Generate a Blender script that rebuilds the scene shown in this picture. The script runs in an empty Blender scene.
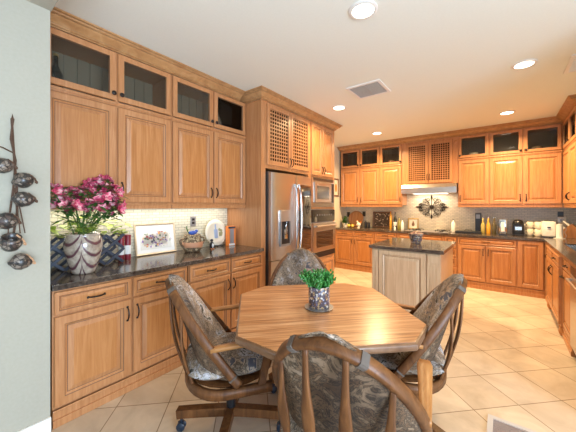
import bpy, bmesh, math, random
from mathutils import Vector, Matrix
R = math.radians
PI = math.pi
random.seed(7)
scn = bpy.context.scene
C = bpy.context.collection

# ------------------------------------------------------------------ camera
cam_d = bpy.data.cameras.new('camera')
cam_d.sensor_width = 36
cam_d.lens = 36 * 280 / 576
cam_d.shift_y = -10.5 / 576
cam_d.clip_start = 0.05
cam = bpy.data.objects.new('camera', cam_d)
C.objects.link(cam)
cam.location = (0, 0, 1.42)
cam.rotation_euler = (R(90), 0, R(37.5))
scn.camera = cam

# ------------------------------------------------------------------ world and light
scn.view_settings.view_transform = 'Standard'
scn.view_settings.look = 'None'
scn.view_settings.gamma = 1
scn.view_settings.use_curve_mapping = False
scn.view_settings.exposure = -0.20
w = bpy.data.worlds.new('world'); scn.world = w; w.use_nodes = True
bg = w.node_tree.nodes['Background']
bg.inputs[0].default_value = (0.62, 0.80, 1.0, 1); bg.inputs[1].default_value = 1.5

def area(name, loc, rot, sx, sy, power, col, spread=180, shape='RECTANGLE'):
    l = bpy.data.lights.new(name, 'AREA'); l.shape = shape; l.size = sx; l.size_y = sy
    l.energy = power; l.color = col; l.spread = R(spread)
    o = bpy.data.objects.new(name, l); C.objects.link(o); o.location = loc; o.rotation_euler = rot
    return o
DAY = (0.64, 0.80, 1.0)
WARM = (1.0, 0.70, 0.36)
# daylight through the glass door on the right and fill light at an added window behind the camera
area('daylight_glass_door', (3.35, -0.35, 1.15), (0, R(92), 0), 2.1, 2.5, 500, DAY)
area('rear_fill_light', (0.2, -2.35, 1.35), (R(135), 0, 0), 3.4, 1.9, 60, DAY, 130)  # added fill, tilted up to brighten the ceiling and cabinet fronts

# ------------------------------------------------------------------ helpers
class MB:
    def __init__(s): s.bm = bmesh.new(); s.mi = 0
    def face(s, vs):
        try:
            f = s.bm.faces.new(vs); f.material_index = s.mi; return f
        except ValueError: return None
    def box(s, x0, x1, y0, y1, z0, z1, bev=0):
        v = [s.bm.verts.new((x, y, z)) for z in (z0, z1) for y in (y0, y1) for x in (x0, x1)]
        fs = [s.face([v[i] for i in q]) for q in ((0,2,3,1),(4,5,7,6),(0,1,5,4),(2,6,7,3),(0,4,6,2),(1,3,7,5))]
        if bev:
            es = list({e for f in fs for e in f.edges})
            r = bmesh.ops.bevel(s.bm, geom=es, offset=bev, segments=2, affect='EDGES', profile=.6)
            for f in r['faces']: f.material_index = s.mi
        return s
    def obox(s, c, half, M, bev=0):
        n0 = len(s.bm.verts)
        s.bm.verts.ensure_lookup_table()
        old = set(s.bm.verts)
        s.box(-half[0], half[0], -half[1], half[1], -half[2], half[2], bev)
        for v in s.bm.verts:
            if v not in old: v.co = M @ v.co + Vector(c)
        return s
    def prism(s, pts, z0, z1, bev=0):
        a = [s.bm.verts.new((p[0], p[1], z0)) for p in pts]; b = [s.bm.verts.new((p[0], p[1], z1)) for p in pts]
        n = len(pts); fs = [s.face(list(reversed(a))), s.face(b)]
        for i in range(n): fs.append(s.face([a[i], a[(i+1) % n], b[(i+1) % n], b[i]]))
        if bev:
            es = list({e for f in (fs[0], fs[1]) for e in f.edges})
            bmesh.ops.bevel(s.bm, geom=es, offset=bev, segments=3, affect='EDGES', profile=.6)
        return s
    def lathe(s, prof, n=24, c=(0, 0, 0), cap=True, M=None):
        M = M or Matrix.Identity(3); c = Vector(c)
        rings = []
        for r, z in prof:
            if r < 1e-6: rings.append([s.bm.verts.new(M @ Vector((0, 0, z)) + c)])
            else: rings.append([s.bm.verts.new(M @ Vector((r*math.cos(2*PI*k/n), r*math.sin(2*PI*k/n), z)) + c) for k in range(n)])
        for A, B in zip(rings, rings[1:]):
            for k in range(n):
                k2 = (k+1) % n
                if len(A) == 1 and len(B) == 1: continue
                if len(A) == 1: s.face([A[0], B[k2], B[k]])
                elif len(B) == 1: s.face([A[k], A[k2], B[0]])
                else: s.face([A[k], A[k2], B[k2], B[k]])
        if cap:
            if len(rings[0]) > 1: s.face(list(reversed(rings[0])))
            if len(rings[-1]) > 1: s.face(rings[-1])
        return s
    def sweep(s, path, sec, ref=(0, 0, 1), closed=False):
        """sec: list of (a,b) or function(i)->list; a along ref-ish axis, b along T x A"""
        P = [Vector(p) for p in path]; n = len(P); rings = []
        for i in range(n):
            if closed: T = (P[(i+1) % n] - P[i-1]).normalized()
            else: T = (P[min(i+1, n-1)] - P[max(i-1, 0)]).normalized()
            rf = Vector(ref[i]) if isinstance(ref, list) else Vector(ref)
            A = rf - rf.dot(T) * T
            if A.length < 1e-5: A = T.orthogonal()
            A.normalize(); B = T.cross(A)
            sc = sec(i) if callable(sec) else sec
            rings.append([s.bm.verts.new(P[i] + A*a + B*b) for a, b in sc])
        m = len(rings[0])
        for i in range(n if closed else n-1):
            A, B = rings[i], rings[(i+1) % n]
            for k in range(m): s.face([A[k], A[(k+1) % m], B[(k+1) % m], B[k]])
        if not closed: s.face(list(reversed(rings[0]))); s.face(rings[-1])
        return s
    def tube(s, path, r, n=8, ref=(0, 0, 1), closed=False):
        if callable(r): return s.sweep(path, lambda i: [(r(i)*math.cos(2*PI*k/n), r(i)*math.sin(2*PI*k/n)) for k in range(n)], ref, closed)
        return s.sweep(path, [(r*math.cos(2*PI*k/n), r*math.sin(2*PI*k/n)) for k in range(n)], ref, closed)
    def ball(s, c, r, sx=1, sy=1, sz=1, n=12, M=None):
        prof = [(math.sin(PI*i/8), -math.cos(PI*i/8)) for i in range(9)]
        prof[0] = (0, -1); prof[-1] = (0, 1)
        MM = (M or Matrix.Identity(3)) @ Matrix.Diagonal((r*sx, r*sy, r*sz))
        return s.lathe(prof, n, c, False, MM)
    def extrude_profile(s, path, prof, side=1, glz=()):
        """horizontal moulding: path in XY, prof (outward, z) loop; outward = side * right of travel"""
        P = [Vector((p[0], p[1])) for p in path]; n = len(P); rings = []
        for i in range(n):
            def nrm(a, b):
                d = (b-a).normalized(); return Vector((d.y, -d.x)) * side
            if i == 0: m = nrm(P[0], P[1])
            elif i == n-1: m = nrm(P[-2], P[-1])
            else:
                a, b = nrm(P[i-1], P[i]), nrm(P[i], P[i+1]); m = (a+b); m = m / max(m.dot(a), .2)
            rings.append([s.bm.verts.new((P[i].x + m.x*o, P[i].y + m.y*o, z)) for o, z in prof])
        k = len(prof)
        for A, B in zip(rings, rings[1:]):
            for j in range(k):
                s.mi = 1 if j in glz else 0; s.face([A[j], A[(j+1) % k], B[(j+1) % k], B[j]])
        s.mi = 0; s.face(rings[0]); s.face(list(reversed(rings[-1])))
        return s
    def build(s, name, mats, parent=None, smooth=False, loc=None, rz=0):
        if not isinstance(mats, (list, tuple)): mats = [mats]
        bmesh.ops.recalc_face_normals(s.bm, faces=s.bm.faces[:])
        me = bpy.data.meshes.new(name); s.bm.to_mesh(me); s.bm.free()
        for m in mats: me.materials.append(m)
        if smooth:
            for p in me.polygons: p.use_smooth = True
            if smooth != 'all':
                me.set_sharp_from_angle(angle=R(40))
        o = bpy.data.objects.new(name, me); C.objects.link(o)
        if parent: o.parent = parent
        if loc: o.location = loc
        o.rotation_euler = (0, 0, rz)
        return o

def tag(o, label=None, cat=None, group=None, kind=None):
    if label: o['label'] = label
    if cat: o['category'] = cat
    if group: o['group'] = group
    if kind: o['kind'] = kind
    return o
def thing(name, label, cat, loc=(0, 0, 0), rz=0, group=None):
    o = bpy.data.objects.new(name, None); C.objects.link(o)
    o.location = loc; o.rotation_euler = (0, 0, rz); o.empty_display_size = .1
    return tag(o, label, cat, group)
def struct(mb, name, m):
    return tag(mb.build(name, m), kind='structure')
def copy_tree(o, parent=None):
    c = o.copy(); C.objects.link(c)
    if parent: c.parent = parent
    for ch in list(o.children): copy_tree(ch, c)
    return c
def RM(rx=0, ry=0, rz=0):
    return (Matrix.Rotation(rz, 3, 'Z') @ Matrix.Rotation(ry, 3, 'Y') @ Matrix.Rotation(rx, 3, 'X'))

# ------------------------------------------------------------------ materials
def newmat(name):
    m = bpy.data.materials.new(name); m.use_nodes = True
    return m, m.node_tree.nodes, m.node_tree.links, m.node_tree.nodes['Principled BSDF']
def plain(name, col, rough=.5, metal=0, spec=.5, emit=None, es=0, coat=0):
    m, N, L, b = newmat(name)
    b.inputs['Base Color'].default_value = (*col, 1); b.inputs['Roughness'].default_value = rough
    b.inputs['Metallic'].default_value = metal; b.inputs['Specular IOR Level'].default_value = spec
    b.inputs['Coat Weight'].default_value = coat
    if emit: b.inputs['Emission Color'].default_value = (*emit, 1); b.inputs['Emission Strength'].default_value = es
    return m
def coords(N, L, scale, rand=False, rot=(0, 0, 0)):
    tc = N.new('ShaderNodeTexCoord'); mp = N.new('ShaderNodeMapping')
    mp.inputs['Scale'].default_value = scale; mp.inputs['Rotation'].default_value = rot
    L.new(tc.outputs['Object'], mp.inputs[0])
    if rand:
        oi = N.new('ShaderNodeObjectInfo'); ad = N.new('ShaderNodeVectorMath'); ad.operation = 'ADD'
        L.new(mp.outputs[0], ad.inputs[0])
        sc = N.new('ShaderNodeVectorMath'); sc.operation = 'SCALE'; sc.inputs[3].default_value = 7.3
        L.new(oi.outputs['Location'], sc.inputs[0]); L.new(sc.outputs[0], ad.inputs[1])
        return ad.outputs[0]
    return mp.outputs[0]
def ramp(N, L, fac, stops, interp='LINEAR'):
    r = N.new('ShaderNodeValToRGB'); r.color_ramp.interpolation = interp
    e = r.color_ramp.elements
    e[0].position, e[0].color = stops[0][0], (*stops[0][1], 1)
    e[1].position, e[1].color = stops[-1][0], (*stops[-1][1], 1)
    for p, c in stops[1:-1]:
        k = e.new(p); k.color = (*c, 1)
    L.new(fac, r.inputs[0]); return r.outputs[0]
def noise(N, L, vec, scale=1, detail=4, rough=.5, dist=0):
    n = N.new('ShaderNodeTexNoise'); n.inputs['Scale'].default_value = scale; n.inputs['Detail'].default_value = detail
    n.inputs['Roughness'].default_value = rough; n.inputs['Distortion'].default_value = dist
    L.new(vec, n.inputs['Vector']); return n.outputs[0]
def bump(N, L, b, h, s=.2, d=.01):
    k = N.new('ShaderNodeBump'); k.inputs['Strength'].default_value = s; k.inputs['Distance'].default_value = d
    L.new(h, k.inputs['Height']); L.new(k.outputs[0], b.inputs['Normal'])
def wood(name, dark, mid, light, scale=(22, 22, 1.3), rough=.38, coat=.25, pos=(.3, .5, .7)):
    m, N, L, b = newmat(name)
    v = coords(N, L, scale, rand=True)
    n = noise(N, L, v, 1.6, 5, .6, 1.2)
    col = ramp(N, L, n, [(pos[0], dark), (pos[1], mid), (pos[2], light)])
    L.new(col, b.inputs['Base Color'])
    b.inputs['Roughness'].default_value = rough; b.inputs['Coat Weight'].default_value = coat; b.inputs['Coat Roughness'].default_value = .25
    bump(N, L, b, n, .08, .003); b.inputs['Specular IOR Level'].default_value = .35
    return m
M = {}
M['oak'] = wood('honey_oak', (.38, .145, .040), (.455, .19, .060), (.53, .24, .088))
M['oak_frame'] = wood('glazed_oak_frame', (.39, .16, .056), (.46, .205, .080), (.53, .255, .112))
M['oak_edge'] = wood('oak_moulding', (.38, .18, .07), (.48, .25, .10), (.56, .32, .15), (6, 6, 6))
M['glaze'] = plain('brown_glaze', (.16, .08, .04), .5)
M['washed'] = wood('washed_oak', (.52, .32, .18), (.60, .39, .23), (.67, .46, .28))
M['washed_frame'] = wood('washed_oak_frame', (.52, .34, .20), (.60, .41, .25), (.67, .48, .30))
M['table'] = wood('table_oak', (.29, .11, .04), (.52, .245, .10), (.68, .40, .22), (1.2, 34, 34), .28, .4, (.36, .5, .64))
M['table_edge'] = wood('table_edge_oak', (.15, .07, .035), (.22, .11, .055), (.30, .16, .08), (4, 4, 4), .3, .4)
M['chair'] = wood('chair_oak', (.08, .028, .009), (.135, .050, .015), (.21, .082, .026), (14, 14, 3), .42, .0)
M['arm'] = wood('arm_oak', (.30, .12, .035), (.42, .18, .055), (.52, .25, .085), (14, 3, 14), .4, .15)
M['bronze'] = plain('dark_bronze', (.035, .028, .025), .35, .8)
M['black'] = plain('black_plastic', (.012, .012, .014), .3)
M['caster'] = plain('dark_caster', (.02, .03, .05), .3)
M['white'] = plain('white_paint', (.80, .79, .76), .5)
M['ceram'] = plain('white_ceramic', (.80, .78, .74), .2, coat=.5)
M['cream'] = plain('cream', (.74, .68, .55), .4)
M['gray'] = plain('gray_metal', (.30, .30, .31), .4, .6)
M['steel'] = None
M['iron'] = plain('wrought_iron', (.022, .017, .013), .85, spec=.15)
M['red'] = plain('dark_red_label', (.22, .015, .03), .35)
M['yellow'] = plain('yellow_glaze', (.75, .50, .08), .35)
M['orange'] = plain('orange_card', (.80, .22, .04), .45)
M['orangeglass'] = plain('amber_oil', (.70, .33, .03), .15, coat=.6)
M['green'] = plain('leaf_green', (.06, .17, .03), .45)
M['lime'] = plain('lime_leaf', (.40, .52, .08), .45)
M['succ'] = plain('succulent_green', (.04, .20, .035), .35)
M['stem'] = plain('stem_green', (.09, .17, .04), .5)
M['blue'] = plain('blue_glaze', (.03, .09, .42), .3)
M['paleblue'] = plain('grey_blue_paint', (.30, .38, .55), .5)
M['terra'] = plain('terracotta', (.50, .24, .13), .6)
M['gold'] = plain('gilt_frame', (.55, .38, .14), .35, .5)
M['brass'] = plain('pale_gold_frame', (.60, .46, .30), .4, .2)
M['darkglass'] = plain('dark_bottle_glass', (.012, .015, .010), .08, coat=.5)
M['ovenglass'] = plain('black_oven_glass', (.015, .012, .010), .06, coat=1)
M['paper'] = plain('paper', (.80, .79, .76), .7)
M['strap'] = plain('cushion_strap', (.13, .10, .08), .9)
M['slat'] = plain('slate_blue_wood', (.030, .038, .060), .45)
M['gourd_in'] = plain('gourd_inside', (.03, .02, .015), .8)
M['twine'] = plain('brown_twine', (.09, .045, .025), .8)
M['bead'] = plain('tan_bead', (.50, .28, .15), .5)
M['glow'] = plain('lamp_glow', (1, 1, 1), .5, emit=(1, .88, .70), es=9)
M['strip'] = plain('strip_glow', (1, 1, 1), .5, emit=(1, .95, .82), es=3)
M['sink'] = plain('sink_steel', (.45, .50, .58), .25, .9)
M['bowl'] = plain('grey_bowl', (.30, .29, .27), .3)
M['inside'] = plain('cabinet_interior', (.22, .18, .12), .6)
M['dark'] = plain('dark_void', (.010, .006, .004), 1, spec=0)
M['wall'] = plain('warm_wall_paint', (.68, .60, .44), .7)

def mk_steel(name, col, rough, scale):
    m, N, L, b = newmat(name)
    v = coords(N, L, scale); n = noise(N, L, v, 1, 3)
    b.inputs['Base Color'].default_value = (*col, 1); b.inputs['Metallic'].default_value = 1
    mr = N.new('ShaderNodeMapRange'); mr.inputs[3].default_value = rough-.06; mr.inputs[4].default_value = rough+.08
    L.new(n, mr.inputs[0]); L.new(mr.outputs[0], b.inputs['Roughness'])
    return m
M['steel'] = mk_steel('brushed_steel', (.56, .52, .49), .30, (3, 3, 160))
M['chrome'] = plain('chrome', (.70, .70, .70), .12, 1)

def mk_paint(name, a, bb, rough=.8):
    m, N, L, b = newmat(name)
    v = coords(N, L, (60, 60, 60)); n = noise(N, L, v, 1, 3)
    L.new(ramp(N, L, n, [(.3, a), (.7, bb)]), b.inputs['Base Color'])
    b.inputs['Roughness'].default_value = rough; bump(N, L, b, n, .08, .002)
    return m
M['sage'] = mk_paint('sage_wall_paint', (.40, .375, .30), (.42, .395, .32))
M['ceiling'] = mk_paint('ceiling_paint', (.80, .82, .75), (.82, .84, .77))

def mk_floor():
    m, N, L, b = newmat('travertine_tile')
    tc = N.new('ShaderNodeTexCoord'); mp = N.new('ShaderNodeMapping')
    mp.vector_type = 'POINT'; S = .3536
    mp.inputs['Rotation'].default_value = (0, 0, R(-45))
    # lattice point at (.09,3.08)
    a = R(-45); x, y = .09, 3.08
    rx, ry = x*math.cos(a)-y*math.sin(a), x*math.sin(a)+y*math.cos(a)
    mp.inputs['Location'].default_value = (-rx, -ry, 0)
    L.new(tc.outputs['Object'], mp.inputs[0])
    br = N.new('ShaderNodeTexBrick'); br.offset = 0; br.inputs['Scale'].default_value = 1
    br.inputs['Brick Width'].default_value = S; br.inputs['Row Height'].default_value = S
    br.inputs['Mortar Size'].default_value = .0035; br.inputs['Mortar Smooth'].default_value = .3
    br.inputs['Color1'].default_value = (.53, .44, .34, 1); br.inputs['Color2'].default_value = (.62, .53, .42, 1)
    br.inputs['Mortar'].default_value = (.22, .15, .09, 1)
    L.new(mp.outputs[0], br.inputs['Vector'])
    n = noise(N, L, tc.outputs['Object'], 3.5, 6, .6, .8)
    r = ramp(N, L, n, [(.3, (.78, .74, .70)), (.7, (1.08, 1.06, 1.04))])
    mx = N.new('ShaderNodeMix'); mx.data_type = 'RGBA'; mx.blend_type = 'MULTIPLY'; mx.inputs[0].default_value = 1
    L.new(br.outputs[0], mx.inputs[6]); L.new(r, mx.inputs[7]); L.new(mx.outputs[2], b.inputs['Base Color'])
    b.inputs['Roughness'].default_value = .42; b.inputs['Specular IOR Level'].default_value = .4
    inv = N.new('ShaderNodeMath'); inv.operation = 'SUBTRACT'; inv.inputs[0].default_value = 1; L.new(br.outputs[1], inv.inputs[1])
    bump(N, L, b, inv.outputs[0], .3, .003)
    return m
M['floor'] = mk_floor()
def mk_splash(name, axis):
    m, N, L, b = newmat(name)
    tc = N.new('ShaderNodeTexCoord'); sp = N.new('ShaderNodeSeparateXYZ'); cb = N.new('ShaderNodeCombineXYZ')
    L.new(tc.outputs['Object'], sp.inputs[0]); L.new(sp.outputs[axis], cb.inputs[0]); L.new(sp.outputs[2], cb.inputs[1])
    br = N.new('ShaderNodeTexBrick'); br.inputs['Scale'].default_value = 1
    br.inputs['Brick Width'].default_value = .075; br.inputs['Row Height'].default_value = .03
    br.inputs['Mortar Size'].default_value = .0025; br.inputs['Bias'].default_value = 0
    br.inputs['Color1'].default_value = (.66, .60, .46, 1); br.inputs['Color2'].default_value = (.54, .50, .38, 1)
    br.inputs['Mortar'].default_value = (.34, .31, .25, 1)
    L.new(cb.outputs[0], br.inputs['Vector']); L.new(br.outputs[0], b.inputs['Base Color'])
    b.inputs['Roughness'].default_value = .22
    inv = N.new('ShaderNodeMath'); inv.operation = 'SUBTRACT'; inv.inputs[0].default_value = 1; L.new(br.outputs[1], inv.inputs[1])
    bump(N, L, b, inv.outputs[0], .4, .003)
    return m
M['splash_x'] = mk_splash('mosaic_backsplash_x', 0); M['splash_y'] = mk_splash('mosaic_backsplash_y', 1)
def mk_granite():
    m, N, L, b = newmat('brown_granite')
    v = coords(N, L, (1, 1, 1))
    n = noise(N, L, v, 45, 6, .7); n2 = noise(N, L, v, 5, 3, .5, 1)
    a = ramp(N, L, n, [(.35, (.035, .025, .02)), (.55, (.11, .08, .06)), (.7, (.24, .19, .15))])
    c = ramp(N, L, n2, [(.35, (.6, .6, .6)), (.65, (1.1, 1.1, 1.1))])
    mx = N.new('ShaderNodeMix'); mx.data_type = 'RGBA'; mx.blend_type = 'MULTIPLY'; mx.inputs[0].default_value = 1
    L.new(a, mx.inputs[6]); L.new(c, mx.inputs[7]); L.new(mx.outputs[2], b.inputs['Base Color'])
    b.inputs['Roughness'].default_value = .13; b.inputs['Specular IOR Level'].default_value = .8
    return m
M['granite'] = mk_granite()
def mk_fabric(name, stops, sc=9):
    m, N, L, b = newmat(name)
    v = coords(N, L, (1, 1, 1), rand=True)
    n = noise(N, L, v, sc, 8, .68, .9)
    c1 = ramp(N, L, n, stops, 'LINEAR')
    n2 = noise(N, L, v, 2.6, 3, .5, .6)
    c2 = ramp(N, L, n2, [(.38, (.42, .33, .26)), (.52, (1.1, .93, .78)), (.62, (1.5, 1.42, 1.36))])
    mx = N.new('ShaderNodeMix'); mx.data_type = 'RGBA'; mx.blend_type = 'MULTIPLY'; mx.inputs[0].default_value = 1
    L.new(c1, mx.inputs[6]); L.new(c2, mx.inputs[7]); L.new(mx.outputs[2], b.inputs['Base Color'])
    b.inputs['Roughness'].default_value = .9
    bump(N, L, b, n, .5, .01)
    return m
M['fabric'] = mk_fabric('patterned_tapestry', [(.0, (.02, .03, .06)), (.38, (.10, .11, .15)), (.42, (.52, .44, .36)), (.46, (.05, .045, .04)), (.50, (.42, .38, .34)), (.53, (.10, .07, .04)), (.57, (.48, .50, .56)), (.62, (.04, .038, .025))], 9)
M['fabric_back'] = mk_fabric('brown_tapestry', [(.0, (.010, .008, .006)), (.40, (.10, .06, .032)), (.44, (.022, .016, .011)), (.49, (.17, .11, .065)), (.53, (.035, .024, .014)), (.60, (.22, .165, .115))], 14)
def mk_glass():
    m, N, L, b = newmat('cabinet_glass'); N.remove(b)
    o = N['Material Output']; t = N.new('ShaderNodeBsdfTransparent'); g = N.new('ShaderNodeBsdfGlossy'); x = N.new('ShaderNodeMixShader'); f = N.new('ShaderNodeFresnel')
    f.inputs[0].default_value = 1.5
    t.inputs[0].default_value = (.86, .86, .84, 1); g.inputs['Color'].default_value = (.5, .5, .5, 1); g.inputs['Roughness'].default_value = .03
    L.new(f.outputs[0], x.inputs[0]); L.new(t.outputs[0], x.inputs[1]); L.new(g.outputs[0], x.inputs[2]); L.new(x.outputs[0], o.inputs[0])
    return m
M['glass'] = mk_glass()
def mk_clear():
    m, N, L, b = newmat('window_glass'); N.remove(b)
    o = N['Material Output']; t = N.new('ShaderNodeBsdfTransparent'); g = N.new('ShaderNodeBsdfGlossy'); x = N.new('ShaderNodeMixShader')
    x.inputs[0].default_value = .06; g.inputs['Roughness'].default_value = .02
    L.new(t.outputs[0], x.inputs[1]); L.new(g.outputs[0], x.inputs[2]); L.new(x.outputs[0], o.inputs[0])
    return m
M['clear'] = mk_clear()
def mk_vase():
    m, N, L, b = newmat('feathered_vase_glaze')
    tc = N.new('ShaderNodeTexCoord'); sp = N.new('ShaderNodeSeparateXYZ'); L.new(tc.outputs['Object'], sp.inputs[0])
    def mth(op, a, bb=None):
        k = N.new('ShaderNodeMath'); k.operation = op
        for i, q in enumerate((a, bb)):
            if q is None: continue
            if isinstance(q, (int, float)): k.inputs[i].default_value = q
            else: L.new(q, k.inputs[i])
        return k.outputs[0]
    th = mth('ARCTAN2', sp.outputs[1], sp.outputs[0])
    s = mth('ABSOLUTE', mth('SINE', mth('MULTIPLY', mth('ADD', th, .4), 2.0)))
    s = mth('POWER', s, .45)
    ph = mth('ADD', mth('MULTIPLY', sp.outputs[2], 11.5), mth('MULTIPLY', s, 1.5))
    nz = noise(N, L, tc.outputs['Object'], 14, 3)
    ph = mth('ADD', ph, mth('MULTIPLY', nz, .25))
    fr = mth('FRACT', ph)
    base = ramp(N, L, noise(N, L, tc.outputs['Object'], 22, 5, .7), [(.35, (.24, .19, .15)), (.6, (.46, .39, .31))])
    mask = ramp(N, L, fr, [(.0, (0, 0, 0)), (.10, (1, 1, 1)), (.26, (1, 1, 1)), (.40, (0, 0, 0))])
    mx = N.new('ShaderNodeMix'); mx.data_type = 'RGBA'; L.new(mask, mx.inputs[0]); L.new(base, mx.inputs[6]); mx.inputs[7].default_value = (.10, .04, .05, 1)
    L.new(mx.outputs[2], b.inputs['Base Color']); b.inputs['Roughness'].default_value = .22; b.inputs['Coat Weight'].default_value = .5
    return m
M['vase'] = mk_vase()
def mk_voro(name, stops, scale, mortar, rough=.3):
    m, N, L, b = newmat(name)
    v = coords(N, L, (1, 1, 1)); vo = N.new('ShaderNodeTexVoronoi'); vo.inputs['Scale'].default_value = scale; L.new(v, vo.inputs[0])
    sx = N.new('ShaderNodeSeparateColor'); L.new(vo.outputs['Color'], sx.inputs[0])
    c = ramp(N, L, sx.outputs[0], stops, 'CONSTANT')
    ve = N.new('ShaderNodeTexVoronoi'); ve.feature = 'DISTANCE_TO_EDGE'; ve.inputs['Scale'].default_value = scale; L.new(v, ve.inputs[0])
    ms = ramp(N, L, ve.outputs['Distance'], [(.04, (0, 0, 0)), (.09, (1, 1, 1))])
    mx = N.new('ShaderNodeMix'); mx.data_type = 'RGBA'; L.new(ms, mx.inputs[0]); mx.inputs[6].default_value = (*mortar, 1); L.new(c, mx.inputs[7])
    L.new(mx.outputs[2], b.inputs['Base Color']); b.inputs['Roughness'].default_value = rough
    return m
M['mosaic'] = mk_voro('mosaic_pot', [(0, (.08, .07, .09)), (.3, (.45, .30, .16)), (.5, (.16, .14, .20)), (.65, (.60, .55, .48)), (.8, (.20, .10, .06)), (.92, (.35, .35, .45))], 75, (.05, .04, .045))
M['potpourri'] = mk_voro('dried_petals', [(0, (.45, .30, .20)), (.4, (.60, .50, .38)), (.7, (.35, .12, .10))], 60, (.1, .06, .04), .7)
M['gourd'] = mk_voro('burnished_gourd', [(0, (.05, .045, .04)), (.35, (.16, .12, .09)), (.6, (.26, .21, .17)), (.8, (.09, .06, .05))], 55, (.02, .016, .015), .3)
M['art'] = mk_voro('art_colour_patches', [(0, (.75, .68, .60)), (.25, (.30, .18, .42)), (.4, (.62, .30, .10)), (.55, (.75, .70, .62)), (.7, (.45, .10, .10)), (.82, (.12, .10, .16)), (.92, (.15, .22, .12))], 45, (.7, .66, .6), .6)
M['wicker'] = mk_voro('woven_rush', [(0, (.16, .10, .05)), (.4, (.36, .24, .13)), (.7, (.50, .38, .22))], 70, (.05, .03, .02), .7)
M['sign'] = mk_voro('dark_lettered_board', [(0, (.05, .03, .02)), (.6, (.09, .05, .03)), (.78, (.50, .40, .28))], 38, (.04, .025, .015), .5)
def mk_petal():
    m, N, L, b = newmat('pink_petal')
    v = coords(N, L, (1, 1, 1), rand=True); n = noise(N, L, v, 30, 3, .6)
    L.new(ramp(N, L, n, [(.35, (.36, .02, .07)), (.50, (.62, .08, .16)), (.62, (.85, .46, .46))]), b.inputs['Base Color']); b.inputs['Roughness'].default_value = .5
    return m
M['petal'] = mk_petal()

# ------------------------------------------------------------------ setting
CZ = 2.80
struct(MB().box(-3.3, 3.3, -2.4, 6.6, -.1, 0), 'floor', M['floor'])
struct(MB().box(-3.3, 3.3, .49, 6.6, CZ, CZ+.1), 'ceiling', M['ceiling'])
struct(MB().box(-3.3, 3.3, -2.5, .49, 2.64, CZ+.1), 'ceiling_nook', M['sage'])
# left wall behind the cabinets
struct(MB().box(-3.1, -2.92, .49, 4.30, 0, CZ), 'wall_left', M['wall'])
struct(MB().box(-3.3, -3.1, .49, 6.4, 0, CZ), 'wall_left_far', M['wall'])
struct(MB().box(-3.3, 1.3, 6.4, 6.6, 0, CZ), 'wall_back', M['wall'])
struct(MB().box(1.1, 1.3, 2.5, 6.4, 0, CZ), 'wall_right', M['wall'])
struct(MB().box(1.3, 3.3, 2.5, 2.7, 0, CZ), 'wall_right_return', M['wall'])
struct(MB().box(-3.1, -2.25, -2.4, .485, 0, 2.64), 'wall_front_left', M['sage'])
struct(MB().box(-2.25, -2.235, -2.2, .487, 0, .10, .003), 'baseboard_front_left', M['white'])
# right wall with the glass door, rear wall with a window added for fill
mb = MB(); mb.box(3.2, 3.3, -2.4, -1.6, 0, 2.64); mb.box(3.2, 3.3, .9, 2.5, 0, 2.64); mb.box(3.2, 3.3, -1.6, .9, 2.2, 2.64)
struct(mb, 'wall_right_nook', M['sage'])
mb = MB(); mb.box(-2.25, -1.5, -2.3, -2.2, 0, 2.64); mb.box(1.9, 3.2, -2.3, -2.2, 0, 2.64); mb.box(-1.5, 1.9, -2.3, -2.2, 0, .4); mb.box(-1.5, 1.9, -2.3, -2.2, 2.3, 2.64)
struct(mb, 'wall_front', M['sage'])
def frame_grid(mb, axis, c, a0, a1, z0, z1, nx, nz, w=.05, t=.05):
    def bx(p0, p1, q0, q1):
        if axis == 'x': mb.box(c-t/2, c+t/2, p0, p1, q0, q1)
        else: mb.box(p0, p1, c-t/2, c+t/2, q0, q1)
    for i in range(nx+1):
        p = a0 + (a1-a0)*i/nx; bx(max(a0, p-w/2), min(a1, p+w/2), z0, z1)
    for j in range(nz+1):
        q = z0 + (z1-z0)*j/nz; bx(a0, a1, max(z0, q-w/2), min(z1, q+w/2))
    return mb
win = tag(frame_grid(MB(), 'y', -2.25, -1.5, 1.9, .4, 2.3, 3, 1).build('fill_window_1', M['white']), kind='structure')  # unseen window, added to go with the rear fill light
MB().box(-1.5, 1.9, -2.255, -2.25, .4, 2.3).build('fill_window_pane', M['clear'], win)
dr = tag(frame_grid(MB(), 'x', 3.25, -1.6, .9, 0, 2.2, 2, 1).build('door_1', M['white']), kind='structure')
MB().box(3.248, 3.252, -1.6, .9, .02, 2.18).build('door_pane', M['clear'], dr)
# backsplash
struct(MB().box(-2.92, -2.912, .5, 2.465, .915, 1.42), 'trim_backsplash_left', M['splash_y'])
struct(MB().box(-3.1, 1.1, 6.392, 6.4, .915, 1.90), 'trim_backsplash_back', M['splash_x'])
struct(MB().box(1.092, 1.1, 2.6, 6.392, .915, 1.42), 'trim_backsplash_right', M['splash_y'])

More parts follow.
